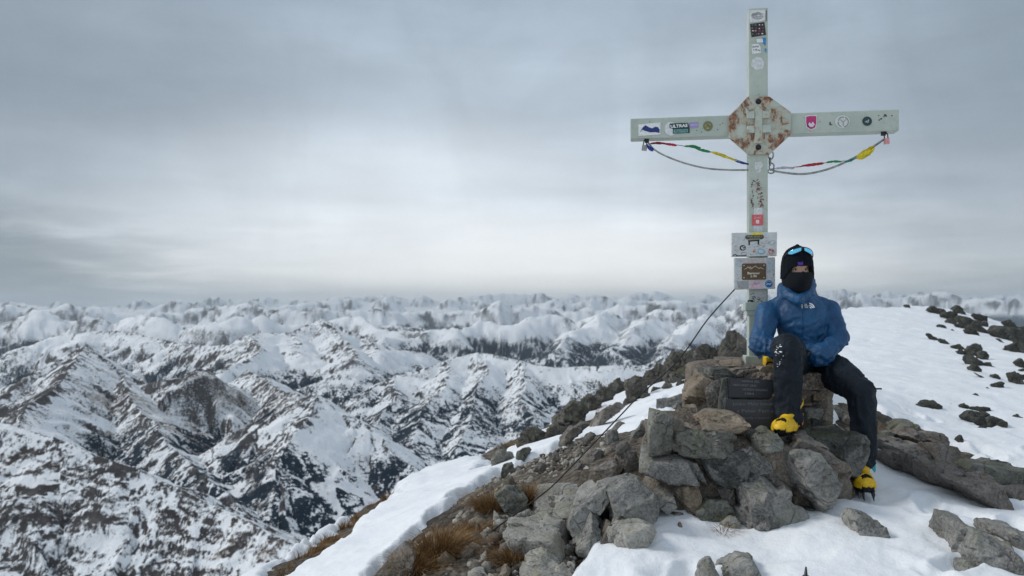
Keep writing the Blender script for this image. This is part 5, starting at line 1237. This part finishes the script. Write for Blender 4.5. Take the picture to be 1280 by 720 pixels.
# sunglasses pushed up on the forehead
gl = empty('sunglasses', (0, 0, 0)); gl.parent = person
def goggle(u, t):
    """t 0 top edge .. 1 bottom edge of the lens band."""
    top = 310.2 + 5.2 * (abs(u) / .95) ** 1.6; bot = 313.2 + 7.6 * (abs(u) / .95) ** .8 - (3.2 * max(0, (abs(u) - .72) / .3))
    py = top + t * (max(bot, top + .6) - top); g = .014 + .006 * (1 - t)
    p = head_pt(u * 1.02, py, 0.); w = px(15.6); flatr = Vector((hx + (w + .012) * math.sin(u), hy + .012 - (w + .014) * 1.10 * math.cos(u), p.z)); return flatr
for s in (-1, 1):
    bm = bmesh.new(); G = [[bm.verts.new(goggle(s * (.10 + .90 * i / 14), j / 6)) for j in range(7)] for i in range(15)]
    for i in range(14):
        for j in range(6): bm.faces.new((G[i][j], G[i + 1][j], G[i + 1][j + 1], G[i][j + 1]))
    o = link('mirror_lens', bm_mesh(bm, 'lens', True), M['lens'], gl); m_ = o.modifiers.new('t', 'SOLIDIFY'); m_.thickness = .002
    bm = bmesh.new(); add_tube(bm, [goggle(s * (1.0 + .16 * k), .35) + Vector((0, 0, -.003 * k)) for k in range(7)], .0035, 6); link('temple', bm_mesh(bm, 'temple', True), M['frame_black'], gl)
bm = bmesh.new(); add_tube(bm, [goggle(-1. + 2 * k / 30, 0.) for k in range(31)], .003, 6)
for s in (-1, 1): add_tube(bm, [goggle(s * (.10 + .90 * k / 14), 1.) for k in range(15)], .0022, 6); add_tube(bm, [goggle(s * 1.0, k / 4) for k in range(5)], .0028, 6)
add_tube(bm, [goggle(-.10, .9), goggle(0, .3), goggle(.10, .9)], .003, 6)
link('glasses_frame', bm_mesh(bm, 'frame', True), M['frame_black'], gl)

# jacket
jk = [
 (up(J['pelvis'], 2, 0, 4), px(28), J['belly'], px(30), .78), (J['belly'], px(30), up(J['chest'], 1, 0, 0), px(33), .76), (up(J['chest'], 1), px(32), up(J['neck'], 0, 0, -12), px(22), .8),
 (up(J['shR'], 3, 0, 0), px(15), up(J['shL'], -3, 0, 0), px(15), .9), (up(J['shR'], 1), px(15), J['elR'], px(14)), (J['elR'], px(14), up(J['wrR'], -4, .01, 0), px(11)),
 (up(J['shL'], -1), px(15), J['elL'], px(13.5)), (J['elL'], px(13.5), up(J['wrL'], 4, .01, 0), px(11)),
 (up(J['wrL'], 4, .02, -1), px(12), P(1036, 449, 5.0), px(9)), (P(1012, 442, 5.0), px(14), P(1040, 449, 5.06), px(11), .8),
 (up(J['neck'], 0, .02, -2), px(15), up(J['shR'], 6, .0, 8), px(9)), (up(J['neck'], 0, .02, -2), px(15), up(J['shL'], -6, .0, 8), px(9)),
 (P(982, 356, 5.12), px(5.5), P(984, 368, 5.02), px(7)), (P(984, 368, 5.02), px(7), P(999, 375, 4.95), px(6.5)), (P(999, 375, 4.95), px(6.5), P(1011, 367, 5.02), px(7)), (P(1011, 367, 5.02), px(7), P(1014, 356, 5.12), px(5.5)),
 (P(978, 359, 5.16), px(7), P(981, 372, 5.10), px(9)), (P(982, 354, 5.18), px(6), P(1013, 353, 5.18), px(6)), (P(1014, 362, 5.16), px(6), P(1012, 372, 5.1), px(9)),
]
jme = blob(jk, .0075, 5)
v, n = vn(jme)
def seg_d(p, a, b):
    a, b = np.array(a), np.array(b); ab = b - a; t = np.clip(((p - a) @ ab) / (ab @ ab), 0, 1); return np.linalg.norm(p - a - t[:, None] * ab, axis=1), t
# folds: rings round the sleeves bunching at the elbows, slanting drags over the trunk
disp = np.zeros(len(v))
wob = fbm3(v * 7, 3, 3)
for A, B, cen in ((J['shR'], J['elR'], .9), (J['elR'], J['wrR'], .25), (J['shL'], J['elL'], .9), (J['elL'], J['wrL'], .25)):
    d, t = seg_d(v, A, B); L = (Vector(B) - Vector(A)).length; m = np.exp(-(d / .10) ** 2 * 1.) * (.35 + .65 * np.exp(-((t - cen) / .45) ** 2)); ph = t * L / .036 + wob * 3.2
    disp += m * .0065 * (1 - 2 * np.abs(np.sin(ph)) ** .8) * ((t > 0) & (t < 1))
q = v @ np.array([[.9, 0, .5], [0, 1, 0], [-.5, 0, .9]]).T * np.array([5, 5, 15])
trunk = np.exp(-((v[:, 0] - J['chest'].x) / .2) ** 2)
disp += trunk * ((1 - 2 * np.abs(pn3(q + wob[:, None] * .6, 5))) - .5) * .009
q2 = v @ np.array([[.8, 0, -.6], [0, 1, 0], [.6, 0, .8]]).T * np.array([7, 7, 22])
low = sstep(J['chest'].z - .02, J['belly'].z - .05, v[:, 2])
disp += low * ((1 - 2 * np.abs(pn3(q2 + wob[:, None] * .8, 8))) - .5) * .014
disp += ((1 - 2 * np.abs(pn3((v + .3 * v[:, [2, 0, 1]]) * np.array([24, 18, 9]) + wob[:, None], 6))) - .5) * .0028
disp += fbm3(v * 5, 2, 9) * .010
v = v + n * disp[:, None]
# the zip seam and the yoke
zx = hx + .012 + (v[:, 2] - J['neck'].z) * -.02
front = v[:, 1] < J['chest'].y - .02
v[:, 1] += front * .007 * np.exp(-((v[:, 0] - zx) / .006) ** 2) * (v[:, 2] > J['belly'].z - .06)
yoke = J['chest'].z + .05 - .25 * np.abs(v[:, 0] - J['chest'].x)
setv(jme, v)
jacket = link('jacket', jme, M['jacket'], person)
jt = bvh(jme)
def on_front(tree, x, z, off=.003, fallback=5.3):
    y = front_of(tree, x, z); return Vector((x, (y if y is not None else fallback) - off, z))
def drape(name, polys, mat, Yd, tree, parent, off=.0025, sub=3, th=.001):
    """Flat outlines (photograph pixels) laid onto the cloth."""
    bm = bmesh.new()
    for poly in polys:
        vs = [bm.verts.new(((a - HX) / FPX * Yd * K, 0, (HY - b) / FPX * Yd * K)) for a, b in poly]
        bm.faces.new(vs)
    bmesh.ops.triangulate(bm, faces=bm.faces)
    for _ in range(sub): bmesh.ops.subdivide_edges(bm, edges=[e for e in bm.edges if e.calc_length() > .006], cuts=1)
    bmesh.ops.triangulate(bm, faces=bm.faces)
    for q in bm.verts: q.co = on_front(tree, q.co.x, q.co.z, off)
    bmesh.ops.delete(bm, geom=[f for f in bm.faces if max(v.co.y for v in f.verts) - min(v.co.y for v in f.verts) > .012 * (1 if name == 'snow_dust' else 4) or (name == 'snow_dust' and max(v.co.y for v in f.verts) > 5.12)], context='FACES')
    o = link(name, bm_mesh(bm, name, True), mat, parent); s = o.modifiers.new('t', 'SOLIDIFY'); s.thickness = th; return o
M['logo_white'] = simple('logo_white', (.78, .8, .82), .6)
# half-dome emblem: three nested quarter arcs with the words beside it
def arc(cx, cy, r0, r1, a0, a1, n=9):
    A = [a0 + (a1 - a0) * k / n for k in range(n + 1)]; return [(cx + r1 * math.cos(a), cy - r1 * math.sin(a)) for a in A] + [(cx + r0 * math.cos(a), cy - r0 * math.sin(a)) for a in A[::-1]]
lx, ly = 1021.6, 385.6
em = [arc(lx, ly, 5.6, 7.4, .12, 1.5), arc(lx, ly, 3.0, 4.8, .12, 1.5), arc(lx, ly, .4, 2.2, .12, 1.5)]
drape('chest_emblem', em, M['logo_white'], 4.87, jt, jacket)
def cloth_text(s, cx, cy, hpx, wpx, Yd, tree, parent, mat, rot=0.):
    me = text_mesh(s, .1, .0002, bold=.004); co = np.empty(len(me.vertices) * 3, np.float32); me.vertices.foreach_get('co', co); co = co.reshape(-1, 3); mn, mx = co.min(0), co.max(0)
    a = (co[:, 0] - (mn[0] + mx[0]) / 2) * PX(wpx, Yd) / (mx[0] - mn[0]); b = (co[:, 2] - (mn[2] + mx[2]) / 2) * PX(hpx, Yd) / (mx[2] - mn[2]); c0 = P(cx, cy, Yd); out = []
    for x, z, yy in zip(a, b, co[:, 1]):
        X_ = c0.x + x * math.cos(rot) - z * math.sin(rot); Z_ = c0.z + x * math.sin(rot) + z * math.cos(rot); w_ = on_front(tree, X_, Z_, .003); out.append((w_.x, w_.y + yy, w_.z))
    me.vertices.foreach_set('co', np.array(out, np.float32).ravel()); me.update(); return link('lettering', me, mat, parent)
for i, s in enumerate(('THE', 'NORTH', 'FACE')): cloth_text(s, 1018.4 + (-.9 if i == 0 else (.0 if i == 1 else -.5)), 380.4 + i * 1.9, 1.45, (3.2, 5.0, 4.0)[i], 4.87, jt, jacket, M['logo_white'])
# zip and puller
bm = bmesh.new(); zp = [on_front(jt, hx + .012 - .02 * (z - J['neck'].z), z, .001) for z in np.linspace(J['neck'].z - .055, J['belly'].z - .05, 40)]; add_tube(bm, zp, .0032, 6); link('zip', bm_mesh(bm, 'zip', True), M['jacket'], jacket)
zt = on_front(jt, hx + .014, J['neck'].z - .058, .006); bm = bmesh.new(); add_box(bm, zt, Vector((.010, .006, .022)), bev=.002); add_box(bm, zt + Vector((0, -.002, -.03)), Vector((.007, .004, .036)), bev=.001); link('zip_puller', bm_mesh(bm, 'zip_puller'), M['steel'], jacket)
# cuff seam light piping at the pocket
bm = bmesh.new(); add_tube(bm, [on_front(jt, P(a, b, 4.9).x, P(a, b, 4.9).z, .002) for a, b in ((1053, 437), (1049, 442), (1043, 447))], .0022, 6); link('pocket_piping', bm_mesh(bm, 'piping', True), flat('piping_grey', (.10, .2, .3)), jacket)

# trousers
pk = lambda n, Y: PX(n, Y)
tr_ = [
 (J['pelvis'], px(27), up(J['pelvis'], 0, 0, -4), px(27), .9), (up(J['hipR'], -2, 0, 0), px(20), up(J['knR'], 0, .05, 0), pk(19, 4.7)), (up(J['hipR'], 0, -.05, -8), px(15), up(J['knR'], 2, .07, -8), pk(16, 4.7)),
 (up(J['knR'], 0, .02, 0), pk(18.5, 4.66), up(J['knR'], 1, .02, -38), pk(17.5, 4.66)), (up(J['knR'], 1, .02, -38), pk(17.5, 4.66), up(J['anR'], 0, .02, 14), pk(16.6, 4.66)), (up(J['anR'], 0, .02, 14), pk(16.6, 4.66), up(J['anR'], 1, .02, 4), pk(17.6, 4.66)),
 (J['hipL'], px(21), P(1046, 467, 4.98), px(21.5)), (P(1046, 467, 4.98), px(21.5), J['knL'], pk(17.5, 4.74)), (J['knL'], pk(17.5, 4.74), P(1079.5, 535, 4.75), pk(16.2, 4.75)), (P(1079.5, 535, 4.75), pk(16.2, 4.75), P(1079, 574, 4.74), pk(15.4, 4.74)), (P(1079, 560, 4.74), pk(16.4, 4.74), P(1080.5, 566, 4.74), pk(16.4, 4.74)),
 (up(J['hipR'], 0, 0, 0), px(20), J['hipL'], px(20)),
]
tme = blob(tr_, .0075, 5)
v, n = vn(tme); wob = fbm3(v * 6, 3, 4); disp = np.zeros(len(v))
for A, B, cens in ((J['knR'], J['anR'], (.0, .92)), (J['knL'], J['anL'], (.02, .82)), (J['hipL'], J['knL'], (.1, .95)), (J['hipR'], J['knR'], (.2, 1.))):
    d, t = seg_d(v, A, B); L = (Vector(B) - Vector(A)).length; m = np.exp(-(d / .11) ** 2) * (.3 + sum(.7 * np.exp(-((t - c) / .2) ** 2) for c in cens))
    disp += m * .0075 * (1 - 2 * np.abs(np.sin(t * L / .045 + wob * 3.4)) ** .8) * ((t > 0) & (t < 1))
q = v * np.array([16, 16, 5]) + wob[:, None]
disp += ((1 - 2 * np.abs(pn3(q, 12))) - .5) * .009 + fbm3(v * 5, 2, 19) * .010
v = v + n * disp[:, None]
# hems are cut off flat
for A, zc in ((J['anR'], P(986, 530, 4.66).z), (J['anL'], P(1078, 585, 4.72).z)):
    m = (np.hypot(v[:, 0] - A.x, v[:, 1] - A.y) < .16) & (v[:, 2] < zc); v[m, 2] = zc + .004 * np.sin(v[m, 0] * 90)
setv(tme, v); trousers = link('trousers', tme, M['trousers'], person); tt = bvh(tme)
# snow dust on the raised knee
rg = random.Random(9); pl = []
for k in range(44):
    cx, cy = (rg.gauss(979, 2.6), rg.gauss(434.5, 2.0)) if k < 24 else ((rg.gauss(979, 2.2), rg.gauss(443, 1.6)) if k < 36 else (rg.gauss(984, 3), rg.gauss(453, 5)))
    r = rg.uniform(.3, 1.35) if k < 30 else rg.uniform(.25, .6); pl.append([(cx + r * rg.uniform(.6, 1.5) * math.cos(a), cy + r * rg.uniform(.4, 1.) * math.sin(a)) for a in [2 * math.pi * j / 7 for j in range(7)]])
drape('snow_dust', pl, M['snow'], 4.5, tt, trousers, .002, 1, .003)
for k in range(0): drape('snow_dust', [[(1071 + k * 5 + 1.2 * math.cos(a), 476 + k * 2.5 + .5 * math.sin(a)) for a in [2 * math.pi * j / 6 for j in range(6)]]], M['snow'], 4.6, tt, trousers, .002, 1, .002)
# strap end at the knee, teal strap at the hem
kp = P(1090, 487, 4.8); bm = bmesh.new(); rr = [kp, kp + Vector((.018, .0, .006)), kp + Vector((.035, .0, .004)), kp + Vector((.056, 0, .006))]
for a, b in zip(rr, rr[1:]): add_box(bm, (a + b) / 2, Vector(((b - a).length + .006, .014, .009)), bev=.002)
link('strap_end', bm_mesh(bm, 'strap_end'), M['black_cloth'], trousers)
pts = [((x - HX) / FPX * 4.86 * K, (HY - y) / FPX * 4.86 * K) for x, y in ((1091.5, 566), (1094.6, 567), (1094.8, 588), (1093.5, 591), (1089.5, 585.5))]
bm = bmesh.new(); add_prism(bm, pts, 4.86 * K, 4.86 * K + .006); link('teal_strap', bm_mesh(bm, 'teal_strap'), M['teal'], trousers)

# boots with crampons
def boot(heel, toe, roll, spike_len):
    """heel, toe: points on the sole line; builds in boot axes (y to the toe, z up), then sets it down."""
    yv = (toe - heel); Lb = yv.length; yv.normalize(); xv = yv.cross(Vector((0, 0, 1))).normalized(); zv = xv.cross(yv).normalized()
    Mx = Matrix((xv, yv, zv)).transposed().to_4x4(); Mx.translation = heel; Mx = Mx @ Matrix.Diagonal((1.0, Lb / .32, 1.0, 1))
    bp = [((0, .045, .05), .050, (0, .27, .045), .050), ((0, .04, .055), .049, (0, .16, .065), .052), ((0, .16, .065), .052, (0, .265, .055), .046), ((-.008, .20, .05), .050, (.012, .255, .05), .050),
          ((0, .17, .085), .046, (0, .08, .15), .052), ((0, .05, .08), .048, (0, .075, .25), .054)]
    me = blob([(*p, 1.) for p in bp], .006, 4); v, n = vn(me); v[:, 2] = np.maximum(v[:, 2], .012); setv(me, v); v, n = vn(me)
    o = link('boot', me, M['boot_black'], person); o.matrix_local = Mx
    f = np.array([p.vertices[:] if len(p.vertices) == 4 else list(p.vertices[:]) + [p.vertices[-1]] for p in me.polygons])
    fc = v[f].mean(1); x, y, z = fc.T
    def skin_(name, mask, mat, grow):
        vv = v + n * grow; used = np.unique(f[mask]); idx = -np.ones(len(v), int); idx[used] = np.arange(len(used)); m2 = bpy.data.meshes.new(name)
        m2.from_pydata(vv[used].tolist(), [], [tuple(dict.fromkeys(idx[q])) for q in f[mask]]); smooth(m2); k = link(name, m2, mat, o); s = k.modifiers.new('t', 'SOLIDIFY'); s.thickness = .004; s.offset = 1; return k
    toe_m = (y > .185 + .35 * np.maximum(0, z - .06)) & (z > .034)
    patch = ((np.abs(x) < .034 - .2 * np.abs(y - .26)) & (y > .228) & (y < .292) & (z > .068)) | ((np.abs(x) < .03) & (y > .30) & (z < .05))
    strap1 = np.abs((z - .118) - (y - .12) * .9) < .016
    strap2 = np.abs((z - .165) + (y - .10) * .5) < .012
    side = (np.abs(x) > .03) & (np.abs((z - .055) - (.17 - y) * .35) < .017) & (y > .03) & (y < .17)
    skin_('yellow_toe_cap', toe_m & ~patch, M['yellow'], .0035); skin_('yellow_strap', (strap1 & (y > .06)) | strap2 | side, M['yellow'], .004)
    skin_('red_heel_panel', (y < .06) & (z > .05) & (z < .12), M['red'], .003)
    # laces
    bm = bmesh.new()
    for k in range(4): add_tube(bm, [Vector((-.026, .155 - k * .022, .118 + k * .021)), Vector((0, .166 - k * .024, .132 + k * .021)), Vector((.026, .155 - k * .022, .118 + k * .021))], .0028, 5)
    link('boot_lace', bm_mesh(bm, 'lace', True), flat('lace_grey', (.10, .10, .09)), o)
    # crampon: frame, front bail, heel lever and twelve points
    cr = empty('crampon', (0, 0, 0)); cr.parent = o
    bm = bmesh.new()
    for s in (-1, 1): add_tube(bm, [Vector((s * .03, .0, .006)), Vector((s * .04, .05, .006)), Vector((s * .03, .11, .006)), Vector((s * .035, .17, .006)), Vector((s * .05, .23, .006)), Vector((s * .03, .30, .006))], .006, 6)
    for y0 in (.03, .10, .2, .27): add_box(bm, Vector((0, y0, .006)), Vector((.07, .016, .008)))
    add_tube(bm, [Vector((-.045, .28, .012)), Vector((-.03, .315, .04)), Vector((0, .325, .048)), Vector((.03, .315, .04)), Vector((.045, .28, .012))], .004, 6)
    for s in (-1, 1): add_tube(bm, [Vector((s * .04, .03, .006)), Vector((s * .045, -.01, .06)), Vector((0, -.016, .09))], .004, 6)
    link('crampon_frame', bm_mesh(bm, 'crampon_frame', True), M['steel_dark'], cr)
    for sx, y0 in [(s, q) for s in (-1, 1) for q in (.015, .075, .165, .215, .26, .30)]:
        bm = bmesh.new(); w0 = .036 if y0 < .1 else (.042 if y0 < .27 else .024); fw = .045 if y0 > .28 else (.012 if y0 > .2 else 0)
        add_tube(bm, [Vector((sx * w0, y0, .008)), Vector((sx * (w0 + .004), y0 + fw * .5, -spike_len * .5)), Vector((sx * (w0 + .002), y0 + fw, -spike_len))], [.0075, .006, .0012], 6); link('crampon_point', bm_mesh(bm, 'crampon_point'), M['steel_dark'], cr)
    return o
boot(P(995.5, 540, 4.80), P(974, 547, 4.50), 0, .028)
boot(P(1069, 602, 4.86), P(1085.5, 618.5, 4.56), 0, .032)
# ================================================================== sky, light, haze, camera
sc = bpy.context.scene
SUN_EL, SUN_AZ = math.radians(38), math.radians(-80)       # azimuth from the view direction (+Y), clockwise: to the left
w = bpy.data.worlds.new('World'); sc.world = w; w.use_nodes = True
t = NT.__new__(NT); t.t = w.node_tree; t.n = t.t.nodes; t.l = t.t.links
bg = t.n['Background']
sky = t.node('ShaderNodeTexSky', sky_type='NISHITA', sun_disc=False, sun_elevation=SUN_EL, sun_rotation=SUN_AZ, altitude=2100.)
d = t.node('ShaderNodeTexCoord').outputs['Generated']
sp = t.node('ShaderNodeSeparateXYZ'); t.l.new(d, sp.inputs[0])
zc = t.math('MAXIMUM', sp.outputs[2], 0.)
den = t.math('ADD', zc, .10)
cb = t.node('ShaderNodeCombineXYZ'); t.put(cb.inputs[0], t.math('DIVIDE', sp.outputs[0], den)); t.put(cb.inputs[1], t.math('DIVIDE', sp.outputs[1], den))
cl = cb.outputs[0]                                          # the cloud deck, seen from below
n1 = t.noise(cl, .55, 6, .5, .35); n2 = t.noise(cl, 1.7, 5, .55, .3)
mp = t.node('ShaderNodeMapping'); t.l.new(d, mp.inputs[0]); mp.inputs['Scale'].default_value = (2.2, 2.2, 15.)
n3 = t.noise(mp.outputs[0], 1., 5, .55, .4)
el = zc
base = t.ramp(el, (0., (.66, .70, .73)), (.03, (.78, .79, .785)), (.08, (.70, .735, .765)), (.14, (.56, .62, .675)), (.24, (.40, .465, .53)), (.38, (.31, .375, .445)), (.7, (.38, .44, .51)))
base.node.color_ramp.interpolation = 'EASE'
var = t.math('ADD', t.math('MULTIPLY', n1, .8), t.math('MULTIPLY', n2, .35)); var = t.range(var, .32, .82, .80, 1.16)
deck = t.mix(1., base, t.node('ShaderNodeCombineColor').outputs[0], 'MULTIPLY')
cc = [n for n in t.n if n.type == 'COMBINE_COLOR'][0]
for i in range(3): t.put(cc.inputs[i], var)
st = t.range(n3, .30, .72, .92, 1.06)
mv = t.node('ShaderNodeMapping'); t.l.new(d, mv.inputs[0]); mv.inputs['Scale'].default_value = (7., 7., 2.6)
veil = t.range(t.noise(mv.outputs[0], 1., 6, .6, .8), .3, .7, .93, 1.06); st = t.math('MULTIPLY', st, veil)
cc2 = t.node('ShaderNodeCombineColor')
for i in range(3): t.put(cc2.inputs[i], st)
deck = t.mix(1., deck, cc2.outputs[0], 'MULTIPLY')
def dirv(px, py):
    v = Vector(((px - HX) / FPX, 1, (HY - py) / FPX)).normalized(); return v
def lobe(px, py, r0, r1, sx=1., sz=1.):
    """1 inside, 0 outside a soft patch of cloud about a direction of the sky."""
    v = dirv(px, py)
    sub = t.node('ShaderNodeVectorMath', operation='SUBTRACT'); t.l.new(d, sub.inputs[0]); sub.inputs[1].default_value = v
    mu = t.node('ShaderNodeVectorMath', operation='MULTIPLY'); t.l.new(sub.outputs[0], mu.inputs[0]); mu.inputs[1].default_value = (sx, sx, sz)
    ln = t.node('ShaderNodeVectorMath', operation='LENGTH'); t.l.new(mu.outputs[0], ln.inputs[0])
    q = t.math('ADD', ln.outputs['Value'], t.math('MULTIPLY', t.math('SUBTRACT', n2, .5), .16))
    return t.range(q, r1, r0)
def dark(c, fac, k, px, py, r0, r1, sx=1., sz=1., tint=(1, 1, 1)):
    return t.mix(t.math('MULTIPLY', lobe(px, py, r0, r1, sx, sz), fac), c, tint, 'MULTIPLY') if False else t.mix(t.math('MULTIPLY', lobe(px, py, r0, r1, sx, sz), fac), c, k)
deck = dark(deck, .85, (.085, .105, .125), -40, 345, .03, .23, 1., 2.3)        # dark bank low on the left
deck = dark(deck, .35, (.26, .30, .34), 60, 372, .02, .22, .9, 4.0)
deck = dark(deck, .65, (.15, .18, .21), -80, 70, .05, .52)
deck = dark(deck, .60, (.15, .19, .23), 1380, 190, .10, .46, 1., 1.3)
deck = dark(deck, .45, (.78, .81, .83), 470, 285, .02, .30, .8, 1.7)        # bright break
deck = dark(deck, .65, (.95, .945, .92), 720, 345, .02, .26, .6, 3.2)
deck = t.mix(1., deck, (10., 10., 10.), 'MULTIPLY')            # the overcast, on the scale of the sky texture
t.l.new(t.mix(.93, sky.outputs[0], deck), bg.inputs[0]); bg.inputs[1].default_value = .1

L = bpy.data.lights.new('sun', 'SUN'); L.energy = 1.45; L.angle = math.radians(16); L.color = (1., .965, .92)
so = bpy.data.objects.new('sun', L); C.objects.link(so)
sdv = Vector((math.sin(SUN_AZ) * math.cos(SUN_EL), math.cos(SUN_AZ) * math.cos(SUN_EL), math.sin(SUN_EL)))
so.rotation_euler = sdv.to_track_quat('Z', 'Y').to_euler(); so.location = (0, 0, 30)

hz = bpy.data.materials.new('haze_air'); hz.use_nodes = True
for n in list(hz.node_tree.nodes):
    if n.type == 'BSDF_PRINCIPLED': hz.node_tree.nodes.remove(n)
pv = hz.node_tree.nodes.new('ShaderNodeVolumePrincipled'); pv.inputs['Color'].default_value = (.80, .91, 1., 1); pv.inputs['Density'].default_value = 1.35e-5; pv.inputs['Anisotropy'].default_value = .3
hz.node_tree.links.new(pv.outputs[0], [n for n in hz.node_tree.nodes if n.type == 'OUTPUT_MATERIAL'][0].inputs['Volume'])
zlo = float(H.min()) - 1.; zhi = max(4., float(H.max()) + 30.)
bm = bmesh.new(); add_box(bm, Vector((0, 47000, (zlo + zhi) / 2)), Vector((150000, 104000, zhi - zlo)))
link('haze', bm_mesh(bm, 'haze'), hz, kind='stuff')

cam = bpy.data.cameras.new('camera'); co = bpy.data.objects.new('camera', cam); C.objects.link(co)
co.location = (0, 0, 0); co.rotation_euler = (math.pi / 2, 0, 0)
cam.sensor_width = 36.; cam.lens = 36. * FPX / 1280; cam.shift_y = (HY - 360) / 1280
cam.clip_start = .05; cam.clip_end = 250000
cam.dof.use_dof = True; cam.dof.focus_distance = 5.5; cam.dof.aperture_fstop = 3.2
sc.camera = co
sc.render.engine = 'CYCLES'
sc.view_settings.view_transform = 'Standard'; sc.view_settings.look = 'None'; sc.view_settings.exposure = .33; sc.view_settings.gamma = 1.
sc.cycles.max_bounces = 6; sc.cycles.diffuse_bounces = 3; sc.cycles.glossy_bounces = 2; sc.cycles.volume_bounces = 0
sc.cycles.use_denoising = True
